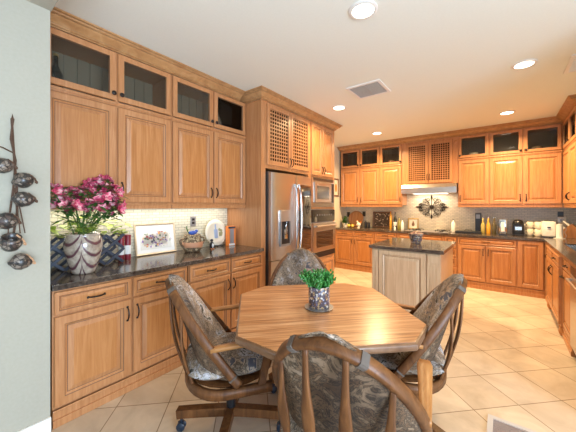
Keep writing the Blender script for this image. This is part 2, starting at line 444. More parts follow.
# ------------------------------------------------------------------ cabinet fronts
def rings(mb, x0, x1, z0, z1, prof, mats, cap_mat=None, close_back=True):
    """concentric rectangular loft: prof = (inset, y)"""
    L_ = []
    for ins, y in prof:
        L_.append([mb.bm.verts.new(p) for p in ((x0+ins, y, z0+ins), (x1-ins, y, z0+ins), (x1-ins, y, z1-ins), (x0+ins, y, z1-ins))])
    for i, (A, B) in enumerate(zip(L_, L_[1:])):
        mb.mi = mats[i]
        for k in range(4): mb.face([A[k], A[(k+1) % 4], B[(k+1) % 4], B[k]])
    if cap_mat is not None:
        mb.mi = cap_mat; mb.face(L_[-1])
        mb.mi = 0; mb.face(list(reversed(L_[0])))
    else:
        A, B = L_[-1], L_[0]; mb.mi = 0
        for k in range(4): mb.face([A[k], A[(k+1) % 4], B[(k+1) % 4], B[k]])
    mb.mi = 0
def pull_mesh(horizontal=False, ln=.10):
    mb = MB(); n = 9
    pts = []
    for i in range(n):
        t = i/(n-1); a = (t-.5)*ln
        y = -.002 - .026*max(0.0, math.sin(PI*t))**.6
        pts.append((a, y, 0) if horizontal else (0, y, a))
    mb.tube(pts, lambda i: .0042 + .0018*math.sin(PI*i/(n-1)), 8, (0, 1, 0) if True else None)
    for sgn in (-1, 1):
        c = (sgn*ln/2, -.003, 0) if horizontal else (0, -.003, sgn*ln/2)
        mb.ball(c, .009, 1, .6, 1, 8)
    return mb
PULLS = {}
def add_pull(parent, x, y, z, horizontal=False):
    if horizontal not in PULLS:
        o = pull_mesh(horizontal).build('handle', M['bronze'], parent, True); PULLS[horizontal] = o.data
    else:
        o = bpy.data.objects.new('handle', PULLS[horizontal]); C.objects.link(o); o.parent = parent
    o.location = (x, y, z)
KNOB = []
def add_knob(parent, x, y, z):
    if not KNOB:
        mb = MB(); mb.lathe([(0.007, 0), (.007, .010), (.017, .015), (.019, .022), (.012, .028), (0, .029)], 12, M=RM(R(90)))
        o = mb.build('knob', M['bronze'], parent, True); KNOB.append(o.data)
    else:
        o = bpy.data.objects.new('knob', KNOB[0]); C.objects.link(o); o.parent = parent
    o.location = (x, y, z)

def raised(mb, x0, x1, z0, z1, fw=.058):
    m = min(x1-x0, z1-z0)/2; k = 1 if m > .11 else m/.13*.92
    f = fw*k
    prof = [(0, 0), (0, -.017), (.004, -.021), (f-.006, -.021), (f-.002, -.017), (f+.003*k, -.013), (f+.010*k, -.008), (f+.014*k, -.008), (f+.044*k, -.018), (f+.047*k, -.018)]
    rings(mb, x0, x1, z0, z1, prof, [0, 0, 0, 1, 0, 0, 1, 0, 2], 2)
def front(root, spec, frame, panel, y=0):
    k, x0, x1, z0, z1 = spec[:5]; opt = spec[5] if len(spec) > 5 else {}
    g = .0025; x0 += g; x1 -= g; z0 += g; z1 -= g
    mats = [frame, M['glaze'], panel]
    holder = root
    if k in ('door', 'drawer', 'panel'):
        mb = MB(); raised(mb, x0, x1, z0, z1)
        o = mb.build({'door': 'door', 'drawer': 'drawer', 'panel': 'end_panel'}[k], mats, root)
    elif k == 'glass':
        mb = MB(); f = .05
        rings(mb, x0, x1, z0, z1, [(0, 0), (0, -.017), (.004, -.021), (f-.004, -.021), (f, -.012), (f, 0)], [0, 0, 0, 1, 0])
        o = mb.build('glass_door', mats, root)
        MB().box(x0+f-.002, x1-f+.002, -.009, -.006, z0+f-.002, z1-f+.002).build('glass_pane', M['glass'], o)
    elif k == 'lattice':
        mb = MB(); f = .055
        rings(mb, x0, x1, z0, z1, [(0, 0), (0, -.017), (.004, -.021), (f-.004, -.021), (f, -.012), (f, 0)], [0, 0, 0, 1, 0])
        o = mb.build('lattice_door', mats, root)
        mb = MB(); ax0, ax1, az0, az1 = x0+f-.004, x1-f+.004, z0+f-.004, z1-f+.004
        sp = opt.get('sp', .036); n = max(2, round((ax1-ax0)/sp)); s = (ax1-ax0)/n; wd = s*.34
        for i in range(n+1): mb.box(ax0+i*s-wd/2 if i else ax0, ax0+i*s+wd/2 if i < n else ax1, -.010, -.006, az0, az1)
        n = max(2, round((az1-az0)/sp)); s = (az1-az0)/n
        for i in range(n+1): mb.box(ax0, ax1, -.015, -.010, az0+i*s-wd/2 if i else az0, az0+i*s+wd/2 if i < n else az1)
        mb.build('lattice', frame, o)
        MB().box(ax0, ax1, -.002, .002, az0, az1).build('backing', M['dark'], o)
    if 'pull' in opt:
        px, pz = opt['pull']
        if k == 'drawer' or opt.get('h'): add_pull(o, px, -.021, pz, True)
        else: add_pull(o, px, -.021, pz, False)
    if 'knob' in opt: add_knob(o, opt['knob'][0], -.021, opt['knob'][1])
    return o
def upper(name, label, loc, rz, W, D, z0, z1, fronts, frame=None, panel=None, zg=None, x_edges=None, group=None, dz=0):
    frame = frame or M['oak_frame']; panel = panel or M['oak']
    t = thing(name, label, 'cabinet', loc, rz, group)
    mb = MB()
    if zg is None: mb.box(0, W, 0, D, z0, z1)
    else:
        mb.box(0, W, 0, D, z0, zg)
        mb.box(0, .018, 0, D, zg, z1); mb.box(W-.018, W, 0, D, zg, z1)
        mb.box(.018, W-.018, 0, D, z1-.03, z1)
        for xe in (x_edges or []): mb.box(xe-.02, xe+.02, 0, .02, zg, z1-.03)
    mb.build('cabinet_body', frame, t)
    if zg is not None:
        mb = MB(); n = max(2, int(W/.09)); s = (W-.036)/n
        for i in range(n): mb.box(.018+i*s+.004, .018+(i+1)*s-.004, D-.03, D-.018, zg+.001, z1-.03)
        mb.box(.018, W-.018, D-.018, D, zg, z1-.03); mb.box(.018, W-.018, .02, D-.03, zg, zg+.006)
        mb.build('beadboard_back', M['inside'], t)
    for s in fronts: front(t, s, frame, panel)
    return t
def lightrail(t, W, D, z, frame, ends=False):
    mb = MB(); mb.box(0, W, -.012, .012, z-.04, z, .004); mb.box(0, W, -.018, .004, z-.012, z, .003)
    return mb.build('light_rail', frame, t)
def midrail(t, W, z0, z1, frame, name='mid_rail'):
    mb = MB(); mb.box(0, W, -.010, .001, z0, z1, .003); mb.box(0, W, -.018, -.008, (z0+z1)/2-.006, (z0+z1)/2+.008, .003)
    return mb.build(name, frame, t)
def plinth(t, W, frame, h=.11, x0=0):
    mb = MB(); mb.box(x0, W, -.022, .002, 0, h*.45, .003); mb.box(x0, W, -.014, .002, h*.45, h, .003); mb.box(x0, W, -.020, 0, h-.015, h, .003)
    return mb.build('plinth_moulding', frame, t)

ROTL, ROTR = R(90), R(-90)
OF, OK_ = M['oak_frame'], M['oak']
# left base run: local x = world Y
def base_pair(label, y0, w, frame=OF, panel=OK_, rz=ROTL, loc=None, D=.62, group='base cabinets'):
    t = thing('base_cabinet', label, 'cabinet', loc or (-2.28, y0, 0), rz, None)
    MB().box(0, 2*w, 0, D, .0, .875).build('cabinet_body', frame, t)
    for i in range(2):
        x0, x1 = i*w+.006, (i+1)*w-.006
        front(t, ('drawer', x0, x1, .715, .865, {'pull': ((x0+x1)/2, .79)}), frame, panel)
        px = x1-.03 if i == 0 else x0+.03
        front(t, ('door', x0, x1, .125, .705, {'pull': (px, .60)}), frame, panel)
    plinth(t, 2*w, frame)
    return t
base_pair('oak base cabinet nearest the foreground wall, under the flower vase', .50, .48)
base_pair('oak base cabinet between the left swivel chair and the refrigerator panel', 1.475, .49)
tag(MB().box(-2.915, -2.25, .495, 2.468, .876, .915, .004).build('countertop', M['granite']), 'dark granite countertop holding the flower vase and framed picture', 'countertop')

def upper_pair(label, y0, w):
    t = upper('upper_cabinet', label, (-2.57, y0, 0), ROTL, 2*w, .34, 1.43, 2.70, [], zg=2.275, x_edges=[w])
    for i in range(2):
        x0, x1 = i*w+.006, (i+1)*w-.006
        px = x1-.03 if i == 0 else x0+.03
        front(t, ('door', x0, x1, 1.445, 2.245, {'pull': (px, 1.56)}), OF, OK_)
        front(t, ('glass', x0, x1, 2.290, 2.695, {'knob': (px+(.006 if i == 0 else -.006), 2.345)}), OF, OK_)
    midrail(t, 2*w, 2.250, 2.285, OF); lightrail(t, 2*w, .34, 1.43, OF)
    return t
upper_pair('tall oak upper cabinet with glass top doors, above the pink flowers', .50, .485)
upper_pair('tall oak upper cabinet with glass top doors, next to the refrigerator', 1.475, .493)

CROWN = [(.002, 2.7015), (.014, 2.7015), (.014, 2.708), (.010, 2.711), (.026, 2.716), (.030, 2.722), (.026, 2.726), (.040, 2.738), (.070, 2.756), (.078, 2.764), (.074, 2.769), (.088, 2.774), (.092, 2.781), (.088, 2.785), (.105, 2.789), (.105, 2.799), (.002, 2.799)]
GLZ = (2, 5, 9, 12)
mb = MB(); mb.extrude_profile([(-2.57, .50), (-2.57, 2.36)], CROWN, 1, GLZ)
tag(mb.build('crown_moulding', [M['oak_edge'], M['glaze']]), 'oak crown moulding along the ceiling over the flower side cabinets', 'moulding')

# ---- tall unit: side panel, over-fridge lattice cabinet and oven tower
t = thing('refrigerator_surround', 'oak surround with tall side panel and lattice doors over the refrigerator', 'cabinet', (-2.30, 2.47, 0), ROTL)
mb = MB(); mb.box(0, .075, 0, .617, 0, 2.70); mb.box(.075, 1.04, 0, .617, 1.88, 2.70); mb.box(1.02, 1.04, 0, .617, 0, 1.88); mb.box(.075, 1.02, .60, .617, 0, 1.88)
mb.build('cabinet_body', OF, t)
front(t, ('lattice', .09, .565, 1.92, 2.675, {'pull': (.545, 2.00), 'sp': .045}), OF, OK_)
front(t, ('lattice', .570, 1.03, 1.92, 2.675, {'pull': (.595, 2.00), 'sp': .045}), OF, OK_)
t = thing('oven_cabinet', 'tall oak cabinet tower housing the microwave and wall oven', 'cabinet', (-2.30, 3.515, 0), ROTL)
mb = MB()
mb.box(0, .79, .30, .617, 0, 2.70); mb.box(0, .79, 0, .30, 1.86, 2.70); mb.box(0, .79, 0, .30, 0, .60)
mb.box(0, .055, 0, .30, .60, 1.86); mb.box(.745, .79, 0, .30, .60, 1.86); mb.box(.055, .745, 0, .30, 1.365, 1.395)
mb.build('cabinet_body', OF, t)
front(t, ('door', .04, .375, 1.885, 2.675, {'pull': (.345, 1.98)}), OF, OK_)
front(t, ('door', .38, .735, 1.885, 2.675, {'pull': (.41, 1.98)}), OF, OK_)
front(t, ('drawer', .05, .745, .14, .565, {'pull': (.40, .46)}), OF, OK_)
plinth(t, .79, OF)
mb = MB(); mb.extrude_profile([(-2.918, 2.47), (-2.30, 2.47), (-2.30, 4.305), (-3.09, 4.305)], CROWN, 1, GLZ)
tag(mb.build('crown_moulding', [M['oak_edge'], M['glaze']]), 'oak crown moulding wrapping the refrigerator and oven tower', 'moulding')

# ---- refrigerator
t = thing('refrigerator', 'stainless french door refrigerator with water dispenser', 'refrigerator', (-2.28, 2.565, 0), ROTL)
W = .90
MB().box(.005, W, .0, .55, .02, 1.84).build('refrigerator_body', plain('dark_grey_steel', (.16, .15, .145), .35, .7), t)
def curved_door(x0, x1, z0, z1, cx, sag=.045, th=.055):
    mb = MB(); n = 12; hw = W/2
    F, B = [], []
    for i in range(n+1):
        x = x0 + (x1-x0)*i/n; y = -th - sag*(1-((x-cx)/hw)**2)
        ed = min(x-x0, x1-x); y += max(0, (.012-ed))*.9
        F.append((x, y)); 
    pts = F + [(x1, -.004), (x0, -.004)]
    mb.prism(pts, z0, z1)
    return mb
cx = .455
SEAM = .465
d1 = curved_door(.008, SEAM-.003, .745, 1.825, cx).build('left_door', M['steel'], t, True)
d2 = curved_door(SEAM+.003, .892, .745, 1.825, cx).build('right_door', M['steel'], t, True)
d3 = curved_door(.008, .892, .06, .735, cx).build('freezer_drawer', M['steel'], t, True)
def fy(x, off=0): return -.055 - .045*(1-((x-cx)/(W/2))**2) - off
def bar(parent, x, z0, z1):
    mb = MB(); n = 14; pts = []
    for i in range(n+1):
        u = i/n; pts.append((x, fy(x) - .012 - .045*max(0.0, math.sin(PI*u))**.55, z0+(z1-z0)*u))
    mb.sweep(pts, [(.010, -.007), (.010, .007), (-.010, .007), (-.010, -.007)], (0, 1, 0))
    mb.box(x-.009, x+.009, fy(x)-.014, fy(x)+.006, z0, z0+.03); mb.box(x-.009, x+.009, fy(x)-.014, fy(x)+.006, z1-.03, z1)
    mb.build('handle', M['chrome'], parent, True)
bar(d1, SEAM-.045, .80, 1.70); bar(d2, SEAM+.045, .80, 1.70)
mb = MB(); mb.sweep([(.10+.70*i/14, fy(.10+.70*i/14)-.045*max(0.0, math.sin(PI*i/14))**.4-.004, .655) for i in range(15)], [(.010, -.011), (.010, .011), (-.010, .011), (-.010, -.011)], (0, 0, 1))
mb.build('handle', M['chrome'], d3, True)
# dispenser
mb = MB(); x0, x1 = .13, .335; y = fy(.30, .003)
mb.box(x0, x1, y-.004, y+.04, 1.22, 1.36, .003)
o = mb.build('dispenser_panel', plain('dispenser_silver', (.55, .50, .46), .3, .8), d1)
mb = MB(); mb.box(x0, x0+.02, y-.003, y+.04, .93, 1.22); mb.box(x1-.02, x1, y-.003, y+.04, .93, 1.22); mb.box(x0, x1, y-.003, y+.04, .91, .935)
mb.build('dispenser_surround', M['gray'], d1)
MB().box(x0+.02, x1-.02, y+.002, y+.03, .935, 1.22).build('dispenser_recess', M['black'], d1)
mb = MB(); mb.tube([(.23, y-.01, 1.215), (.23, y-.012, 1.15), (.23, y+.0, 1.06)], .014, 8); mb.box(.20, .262, y-.006, y+.0, 1.0, 1.12, .003)
mb.build('dispenser_lever', M['chrome'], d1, True)
mb = MB(); xs_ = [.53+.35*i/10 for i in range(11)]; mb.prism([(x, fy(x, .004)) for x in xs_]+[(.88, fy(.88, -.01)), (.53, fy(.53, -.01))], .80, 1.70); mb.build('door_dark_panel', M['ovenglass'], d2)  # dark glossy panel over most of the right door

# ---- microwave and wall oven (recessed in the tower)
t = thing('microwave', 'built-in stainless microwave above the wall oven', 'microwave', (-2.30, 3.575, 0), ROTL)
MB().box(.0, .68, -.004, .28, 1.40, 1.855).build('microwave_body', M['gray'], t)
mb = MB(); rings(mb, -.012, .692, 1.398, 1.852, [(0, -.005), (0, -.018), (.06, -.024), (.065, -.018)], [0, 0, 0], 0); mb.build('trim_kit', M['steel'], t)
mb = MB()
for i in range(5): mb.box(.03, .65, -.026, -.022, 1.808+i*.008, 1.811+i*.008)
mb.build('vent_slot', M['black'], t)
d = MB().box(.045, .555, -.045, -.019, 1.465, 1.780, .006).build('microwave_door', M['steel'], t)
MB().box(.10, .47, -.048, -.044, 1.52, 1.725, .003).build('door_window', plain('grey_window_glass', (.12, .11, .10), .12, .3), d)
MB().box(.558, .635, -.045, -.019, 1.465, 1.780, .006).build('control_panel', M['black'], t)
t = thing('wall_oven', 'stainless wall oven with black control panel under the microwave', 'oven', (-2.30, 3.575, 0), ROTL)
MB().box(.0, .68, -.004, .28, .61, 1.36).build('oven_body', M['gray'], t)
p = MB().box(-.012, .692, -.030, -.005, 1.165, 1.352, .005).build('control_panel', M['ovenglass'], t)
for i in range(7):
    mb = MB(); mb.lathe([(.012, 0), (.012, .006), (0, .006)], 10, (.12+i*.075, -.030, 1.27), M=RM(R(90))); mb.build('button', M['gray'], p)
d = MB().box(-.012, .692, -.045, -.005, .70, 1.150, .006).build('oven_door', M['steel'], t)
MB().box(.08, .60, -.048, -.044, .77, 1.02, .003).build('door_window', M['ovenglass'], d)
mb = MB(); mb.tube([(.03, -.085, 1.10), (.65, -.085, 1.10)], .013, 10); mb.box(.04, .06, -.085, -.045, 1.09, 1.11); mb.box(.62, .64, -.085, -.045, 1.09, 1.11)
mb.build('handle', M['steel'], d, True)
MB().box(-.012, .692, -.030, -.005, .615, .695).build('lower_vent', M['black'], t)

# ---- small picture on the far left wall
def picture(name, label, loc, rz, W, H, fw, fmat, artmat, tilt=0, mat_w=.0, cat='picture', patch=None, depth=.02):
    t = thing(name, label, cat, loc, rz); t.rotation_euler = (tilt, 0, rz)
    if tilt: t.rotation_mode = 'XYZ'
    mb = MB(); rings(mb, -W/2, W/2, 0, H, [(0, 0), (0, -depth), (fw*.3, -depth-.004), (fw*.8, -depth*.8), (fw, -depth*.5), (fw, 0)], [0]*5)
    mb.build('frame', fmat, t)
    a = MB().box(-W/2+fw-.002, W/2-fw+.002, -depth*.45, -.001, fw-.002, H-fw+.002).build('mount', M['paper'] if mat_w else artmat, t)
    if mat_w:
        MB().box(-W/2+fw+mat_w, W/2-fw-mat_w, -depth*.45-.002, -depth*.45, fw+mat_w, H-fw-mat_w).build('print', artmat, a)
    return t
picture('framed_picture', 'small brown framed picture on the wall past the oven tower', (-3.099, 5.86, 1.63), ROTL, .26, .42, .035, M['glaze'], M['cream'])
o = MB(); o.ball((0, 0, 0), .05, 1, .15, 2)
art_ch = o.build('painted_figure', M['orange'], [x for x in C.objects if x.name == 'framed_picture'][0]); art_ch.location = (0, -.012, .20)

# ------------------------------------------------------------------ back run
YB, YU = 5.77, 6.05
t = thing('base_cabinet', 'oak base cabinet in the far left corner under the green plant', 'cabinet', (-3.06, YB, 0), 0)
MB().box(0, .92, 0, .62, 0, .875).build('cabinet_body', OF, t)
for i in range(2):
    x0, x1 = .01+i*.45, .46+i*.45
    front(t, ('drawer', x0, x1, .745, .865, {'pull': ((x0+x1)/2, .805)}), OF, OK_)
    front(t, ('door', x0, x1, .125, .735, {'pull': (x1-.03 if i == 0 else x0+.03, .63)}), OF, OK_)
plinth(t, .92, OF)
t = thing('base_cabinet', 'oak base cabinet behind the island left end, under the dark lettered board', 'cabinet', (-2.14, YB, 0), 0)
MB().box(0, .46, 0, .62, 0, .875).build('cabinet_body', OF, t)
front(t, ('drawer', .01, .45, .745, .865, {'pull': (.23, .805)}), OF, OK_); front(t, ('door', .01, .45, .125, .735, {'pull': (.04, .63)}), OF, OK_)
plinth(t, .46, OF)
t = thing('base_cabinet', 'oak drawer cabinet under the cooktop behind the island', 'cabinet', (-1.68, YB, 0), 0)
MB().box(0, 1.04, 0, .62, 0, .875).build('cabinet_body', OF, t)
for a, b2 in ((.01, .83), ):
    for z0, z1 in ((.745, .865), (.44, .735), (.125, .43)): front(t, ('drawer', a, b2, z0, z1, {'pull': ((a+b2)/2, (z0+z1)/2)}), OF, OK_)
for z0, z1 in ((.66, .865), (.50, .65), (.33, .49)): front(t, ('drawer', .84, 1.03, z0, z1, {'pull': (.93, (z0+z1)/2)}), OF, OK_)
front(t, ('panel', .84, 1.03, .125, .32), OF, OK_)
plinth(t, 1.04, OF)
t = thing('base_cabinet', 'oak two door base cabinet with one wide drawer under the oil bottles', 'cabinet', (-.64, YB, 0), 0)
MB().box(0, .82, 0, .62, 0, .875).build('cabinet_body', OF, t)
front(t, ('drawer', .01, .81, .745, .865, {'pull': (.41, .805)}), OF, OK_)
front(t, ('door', .01, .405, .125, .735, {'pull': (.375, .63)}), OF, OK_); front(t, ('door', .415, .81, .125, .735, {'pull': (.445, .63)}), OF, OK_)
plinth(t, .82, OF)
t = thing('base_cabinet', 'oak single tall door base cabinet in the right corner under the coffee maker', 'cabinet', (.18, YB, 0), 0)
MB().box(0, .348, 0, .62, 0, .875).build('cabinet_body', OF, t)
front(t, ('door', .01, .315, .125, .865), OF, OK_)
plinth(t, .325, OF)
# right run, local x = -Y
t = thing('base_cabinet', 'narrow oak base cabinet in the corner left of the sink cabinet', 'cabinet', (.53, 5.77, 0), ROTR)
MB().box(.03, .46, 0.001, .56, 0, .875).build('cabinet_body', OF, t)
front(t, ('door', .03, .45, .125, .865, {'pull': (.40, .70)}), OF, OK_); plinth(t, .46, OF)
t = thing('sink_cabinet', 'oak sink base cabinet with carved bracket feet on the right side', 'cabinet', (.50, 5.30, 0), ROTR)
mb = MB(); mb.box(0, 1.10, 0, .10, .10, .875); mb.box(0, 1.10, .10, .59, .10, .65); mb.box(0, .08, .10, .59, .65, .875); mb.box(1.0, 1.10, .10, .59, .65, .875); mb.build('cabinet_body', OF, t)
front(t, ('drawer', .01, .545, .745, .865), OF, OK_); front(t, ('drawer', .555, 1.09, .745, .865, {'pull': (.82, .805)}), OF, OK_)
front(t, ('door', .01, .545, .125, .735, {'pull': (.51, .62)}), OF, OK_); front(t, ('door', .555, 1.09, .125, .735, {'pull': (.60, .62)}), OF, OK_)
MB().box(.06, 1.04, .06, .5, 0, .10).build('toe_kick', M['glaze'], t)
for xx in (.05, 1.05):
    mb = MB(); mb.lathe([(.030, 0), (.042, .02), (.048, .05), (.040, .08), (.045, .10)], 12, (xx, .03, 0)); mb.build('foot', OK_, t, True)
t = thing('base_cabinet', 'oak cabinet with a drawer between the sink cabinet and dishwasher', 'cabinet', (.53, 4.19, 0), ROTR)
MB().box(0, .48, 0, .56, 0, .875).build('cabinet_body', OF, t)
front(t, ('drawer', .01, .47, .745, .865, {'pull': (.24, .805)}), OF, OK_); front(t, ('door', .01, .47, .125, .735, {'pull': (.05, .66), 'h': 1}), OF, OK_); plinth(t, .48, OF)
t = thing('dishwasher', 'stainless dishwasher at the right picture edge beside the oak cabinet', 'dishwasher', (.53, 3.70, 0), ROTR)
MB().box(.01, .60, .0, .55, .10, .870).build('dishwasher_body', M['gray'], t)
d = MB().box(.01, .60, -.03, -.001, .12, .78, .006).build('dishwasher_door', M['steel'], t)
MB().box(.01, .60, -.03, -.001, .785, .870, .006).build('control_panel', M['black'], t)
mb = MB(); mb.tube([(.06, -.06, .74), (.55, -.06, .74)], .01, 8); mb.box(.07, .09, -.06, -.03, .73, .75); mb.box(.52, .54, -.06, -.03, .73, .75); mb.build('handle', M['steel'], d, True)
MB().box(.02, .59, .04, .5, 0, .10).build('toe_kick', M['black'], t)
t = thing('base_cabinet', 'oak end cabinet of the right run beyond the dishwasher', 'cabinet', (.53, 3.09, 0), ROTR)
MB().box(0, .48, 0, .56, 0, .875).build('cabinet_body', OF, t)
front(t, ('drawer', .01, .47, .745, .865, {'pull': (.24, .805)}), OF, OK_); front(t, ('door', .01, .47, .125, .735, {'pull': (.05, .63)}), OF, OK_); plinth(t, .48, OF)

# L-shaped granite with a sink opening (X .64-1.0, Y 4.35-5.2)
mb = MB()
mb.box(-3.095, 1.09, 5.74, 6.391, .876, .915, .003)
mb.box(.49, .64, 2.60, 5.741, .876, .915, .003); mb.box(1.0, 1.09, 2.60, 5.741, .876, .915, .003)
mb.box(.639, 1.001, 5.2, 5.741, .876, .915); mb.box(.639, 1.001, 2.60, 4.35, .876, .915)
tag(mb.build('countertop', M['granite']), 'dark granite countertop wrapping the back wall and the sink side', 'countertop')
t = thing('sink', 'stainless undermount sink in the right countertop', 'sink', (.82, 4.775, .70))
mb = MB(); a, b2 = .172, .417
mb.box(-a, a, -b2, b2, 0, .01); mb.box(-a, -a+.01, -b2, b2, .01, .20); mb.box(a-.01, a, -b2, b2, .01, .20); mb.box(-a+.01, a-.01, -b2, -b2+.01, .01, .20); mb.box(-a+.01, a-.01, b2-.01, b2, .01, .20)
mb.build('basin', M['sink'], t)
mb = MB(); mb.lathe([(.04, .010), (.04, .014), (.02, .014), (0, .012)], 16); mb.build('drain', M['chrome'], t, True)

# back uppers
def upper_back(label, x0, xs, pulls, knobs, loc=None, rz=0, D=.342):
    W = xs[-1]; t = upper('upper_cabinet', label, loc or (x0, YU, 0), rz, W, D, 1.43, 2.70, [], zg=2.275, x_edges=xs[1:-1])
    for i in range(len(xs)-1):
        a, b2 = xs[i]+.008, xs[i+1]-.008
        front(t, ('door', a, b2, 1.445, 2.245, {'pull': (a+.03 if pulls[i] == 'l' else b2-.03, 1.55)}), OF, OK_)
        front(t, ('glass', a, b2, 2.290, 2.695, {'knob': (a+.025 if knobs[i] == 'l' else b2-.025, 2.335)}), OF, OK_)
    midrail(t, W, 2.250, 2.285, OF); lightrail(t, W, D, 1.43, OF)
    return t
upper_back('three door oak upper cabinet left of the range hood', -3.055, [0, .475, .935, 1.40], 'rlr', 'rlr')
upper_back('three door oak upper cabinet right of the range hood', -.66, [0, .47, .925, 1.395], 'lrl', 'lrl')
t = upper('hood_cabinet', 'oak lattice door cabinet above the range hood', (-1.653, YU, 0), 0, .991, .342, 1.84, 2.70, [])
front(t, ('lattice', .075, .49, 1.86, 2.665, {'pull': (.47, 1.98), 'sp': .040}), OF, OK_)
front(t, ('lattice', .495, .91, 1.86, 2.665, {'pull': (.515, 1.98), 'sp': .040}), OF, OK_)
mb = MB(); mb.lathe([(.03, 0), (.03, .012), (.015, .018), (0, .02)], 12, (.955, 0, 2.61), M=RM(R(90))); mb.build('rosette', OF, t)
upper_back('oak upper cabinet on the right wall above the knife block', 0, [0, .52, 1.0], 'rl', 'rl', (.755, 6.03, 0), ROTR, .332)
mb = MB(); mb.extrude_profile([(-3.055, 6.38), (-3.055, YU), (.755, YU), (.755, 5.03), (1.088, 5.03)], CROWN, 1, GLZ)
tag(mb.build('crown_moulding', [M['oak_edge'], M['glaze']]), 'oak crown moulding over the back wall and right corner cabinets', 'moulding')
MBf = MB(); MBf.box(.735, .755, 6.03, 6.39, 1.43, 2.70)
# range hood
t = thing('range_hood', 'slim stainless under-cabinet range hood above the cooktop', 'range hood', (-1.16, 6.39, 1.66))
mb = MB(); s = [(-.50, 0), (.0, 0)]
prof = [(-.45, 0), (-.45, .11), (-.41, .175), (-.002, .175), (-.002, 0)]
A = [mb.bm.verts.new((-.488, y, z)) for y, z in prof]; B = [mb.bm.verts.new((.488, y, z)) for y, z in prof]
mb.face(A); mb.face(list(reversed(B)))
for k in range(5): mb.face([A[k], A[(k+1) % 5], B[(k+1) % 5], B[k]])
mb.build('hood_shell', M['steel'], t)
MB().box(-.3, .3, -.30, -.05, -.006, .0).build('hood_light', M['strip'], t)
area('hood_lamp', (-1.16, 6.20, 1.645), (0, 0, 0), .6, .1, 9, (1, .74, .52))
# cooktop
t = thing('cooktop', 'stainless gas cooktop set in the granite under the hood', 'cooktop', (-1.16, 6.05, .915))
MB().box(-.38, .37, -.26, .25, 0, .012, .004).build('cooktop_plate', M['steel'], t)
for i in range(4):
    mb = MB(); x, y = (-.22, -.22, .24, .24)[i], (-.12, .12, -.12, .12)[i]
    mb.box(x-.11, x+.11, y-.006, y+.006, .025, .035); mb.box(x-.006, x+.006, y-.10, y+.10, .025, .035)
    mb.lathe([(.04, .012), (.04, .022), (0, .024)], 12, (x, y, 0))
    for dx in (-.10, .10): mb.box(x+dx-.006, x+dx+.006, y-.006, y+.006, .011, .03)
    mb.build('burner', M['black'], t)

# ------------------------------------------------------------------ island
t = thing('kitchen_island', 'pale washed oak kitchen island base with fluted corner post', 'kitchen island', (-1.335, 3.53, 0))
WF, WP = M['washed_frame'], M['washed']
MB().box(0, .785, 0, .95, 0, .875).build('cabinet_body', WF, t)
front(t, ('panel', .085, .635, .13, .865), WF, WP)
for xa, xb in ((.0, .078), (.645, .785)):
    mb = MB(); mb.box(xa, xb, -.018, 0, .13, .865, .003)
    for i in range(3):
        xx = xa+(xb-xa)*(i+1)/4; mb.box(xx-.006, xx+.006, -.024, -.017, .18, .74)
    mb.box(xa+.01, xb-.01, -.026, -.017, .77, .85, .003)
    mb.build('corner_post', WF, t)
plinth(t, .785, WF)
p = thing('x', '', '')
bpy.data.objects.remove(p)
tag(MB().box(-1.37, -.515, 3.49, 4.53, .876, .915, .004).build('island_top', M['granite']), 'dark granite island top with a mosaic pot on it', 'countertop')

# ------------------------------------------------------------------ ceiling fixtures
LP = [(-.783, 1.89, 'nearest the camera over the table'), (-1.831, 3.565, 'over the oven tower aisle'), (-1.90, 5.26, 'nearest the far left cabinets'), (.049, 5.275, 'nearest the right corner cabinets'), (.164, 3.568, 'above the right sink aisle')]
proto = None
for x, y, lb in LP:
    if proto is None:
        t = thing('ceiling_light', '', 'ceiling light', (x, y, CZ)); proto = t
        mb = MB(); mb.lathe([(.075, -.001), (.100, -.001), (.100, -.006), (.085, -.012), (.075, -.010)], 28, cap=False); mb.build('trim_ring', M['white'], t, True)
        mb = MB(); mb.lathe([(.0, -.004), (.075, -.004), (.075, -.008), (0, -.008)], 28, cap=False); mb.build('lamp', M['glow'], t)
    else: t = copy_tree(proto); t.location = (x, y, CZ)
    tag(t, 'recessed round ceiling light ' + lb, 'ceiling light', 'recessed ceiling lights')
    area('downlight', (x, y, CZ-.02), (0, 0, 0), 0.14, .14, (82 if y > 5 else (32 if x < 0 else 14)) if y > 3 else 7, WARM if y > 3 else (1, .82, .62), 150, 'DISK')
def grille(name, label, cat, loc, W, D, n, mfr, msl, down=True):
    t = thing(name, label, cat, loc); s = -1 if down else 1
    z = sorted((0, s*.010)); mb = MB(); f = .03
    mb.box(0, W, 0, f, *z); mb.box(0, W, D-f, D, *z); mb.box(0, f, f, D-f, *z); mb.box(W-f, W, f, D-f, *z)
    mb.build('frame', mfr, t)
    z2 = sorted((0, s*.002)); MB().box(f, W-f, f, D-f, *z2).build('duct_opening', M['black'] if down else msl, t)
    mb = MB()
    for i in range(n):
        y = f+(D-2*f)*(i+.5)/n; mb.obox((W/2, y, s*.006), (W/2-f, (D-2*f)/n*.24, .001), RM(R(-20) if down else 0))
    mb.box(W/2-.006, W/2+.006, f, D-f, *sorted((s*.002, s*.010)))
    mb.build('louvre', msl, t)
    return t
grille('ceiling_vent', 'dark slatted ceiling air vent between the recessed lights', 'air vent', (-1.47, 3.03, CZ), .40, .40, 11, M['white'], plain('grey_paint', (.40, .39, .37), .6))
grille('ceiling_vent', 'white slatted ceiling air vent at the right picture edge', 'air vent', (.50, 3.62, CZ), .40, .45, 9, M['white'], M['white'])
grille('floor_register', 'white framed floor register on the tiles at the lower right', 'floor vent', (-.08, 2.03, 0.0), .40, .30, 14, plain('register_frame', (.48, .47, .48), .5), plain('register_grey', (.24, .23, .27), .4, .4), False)

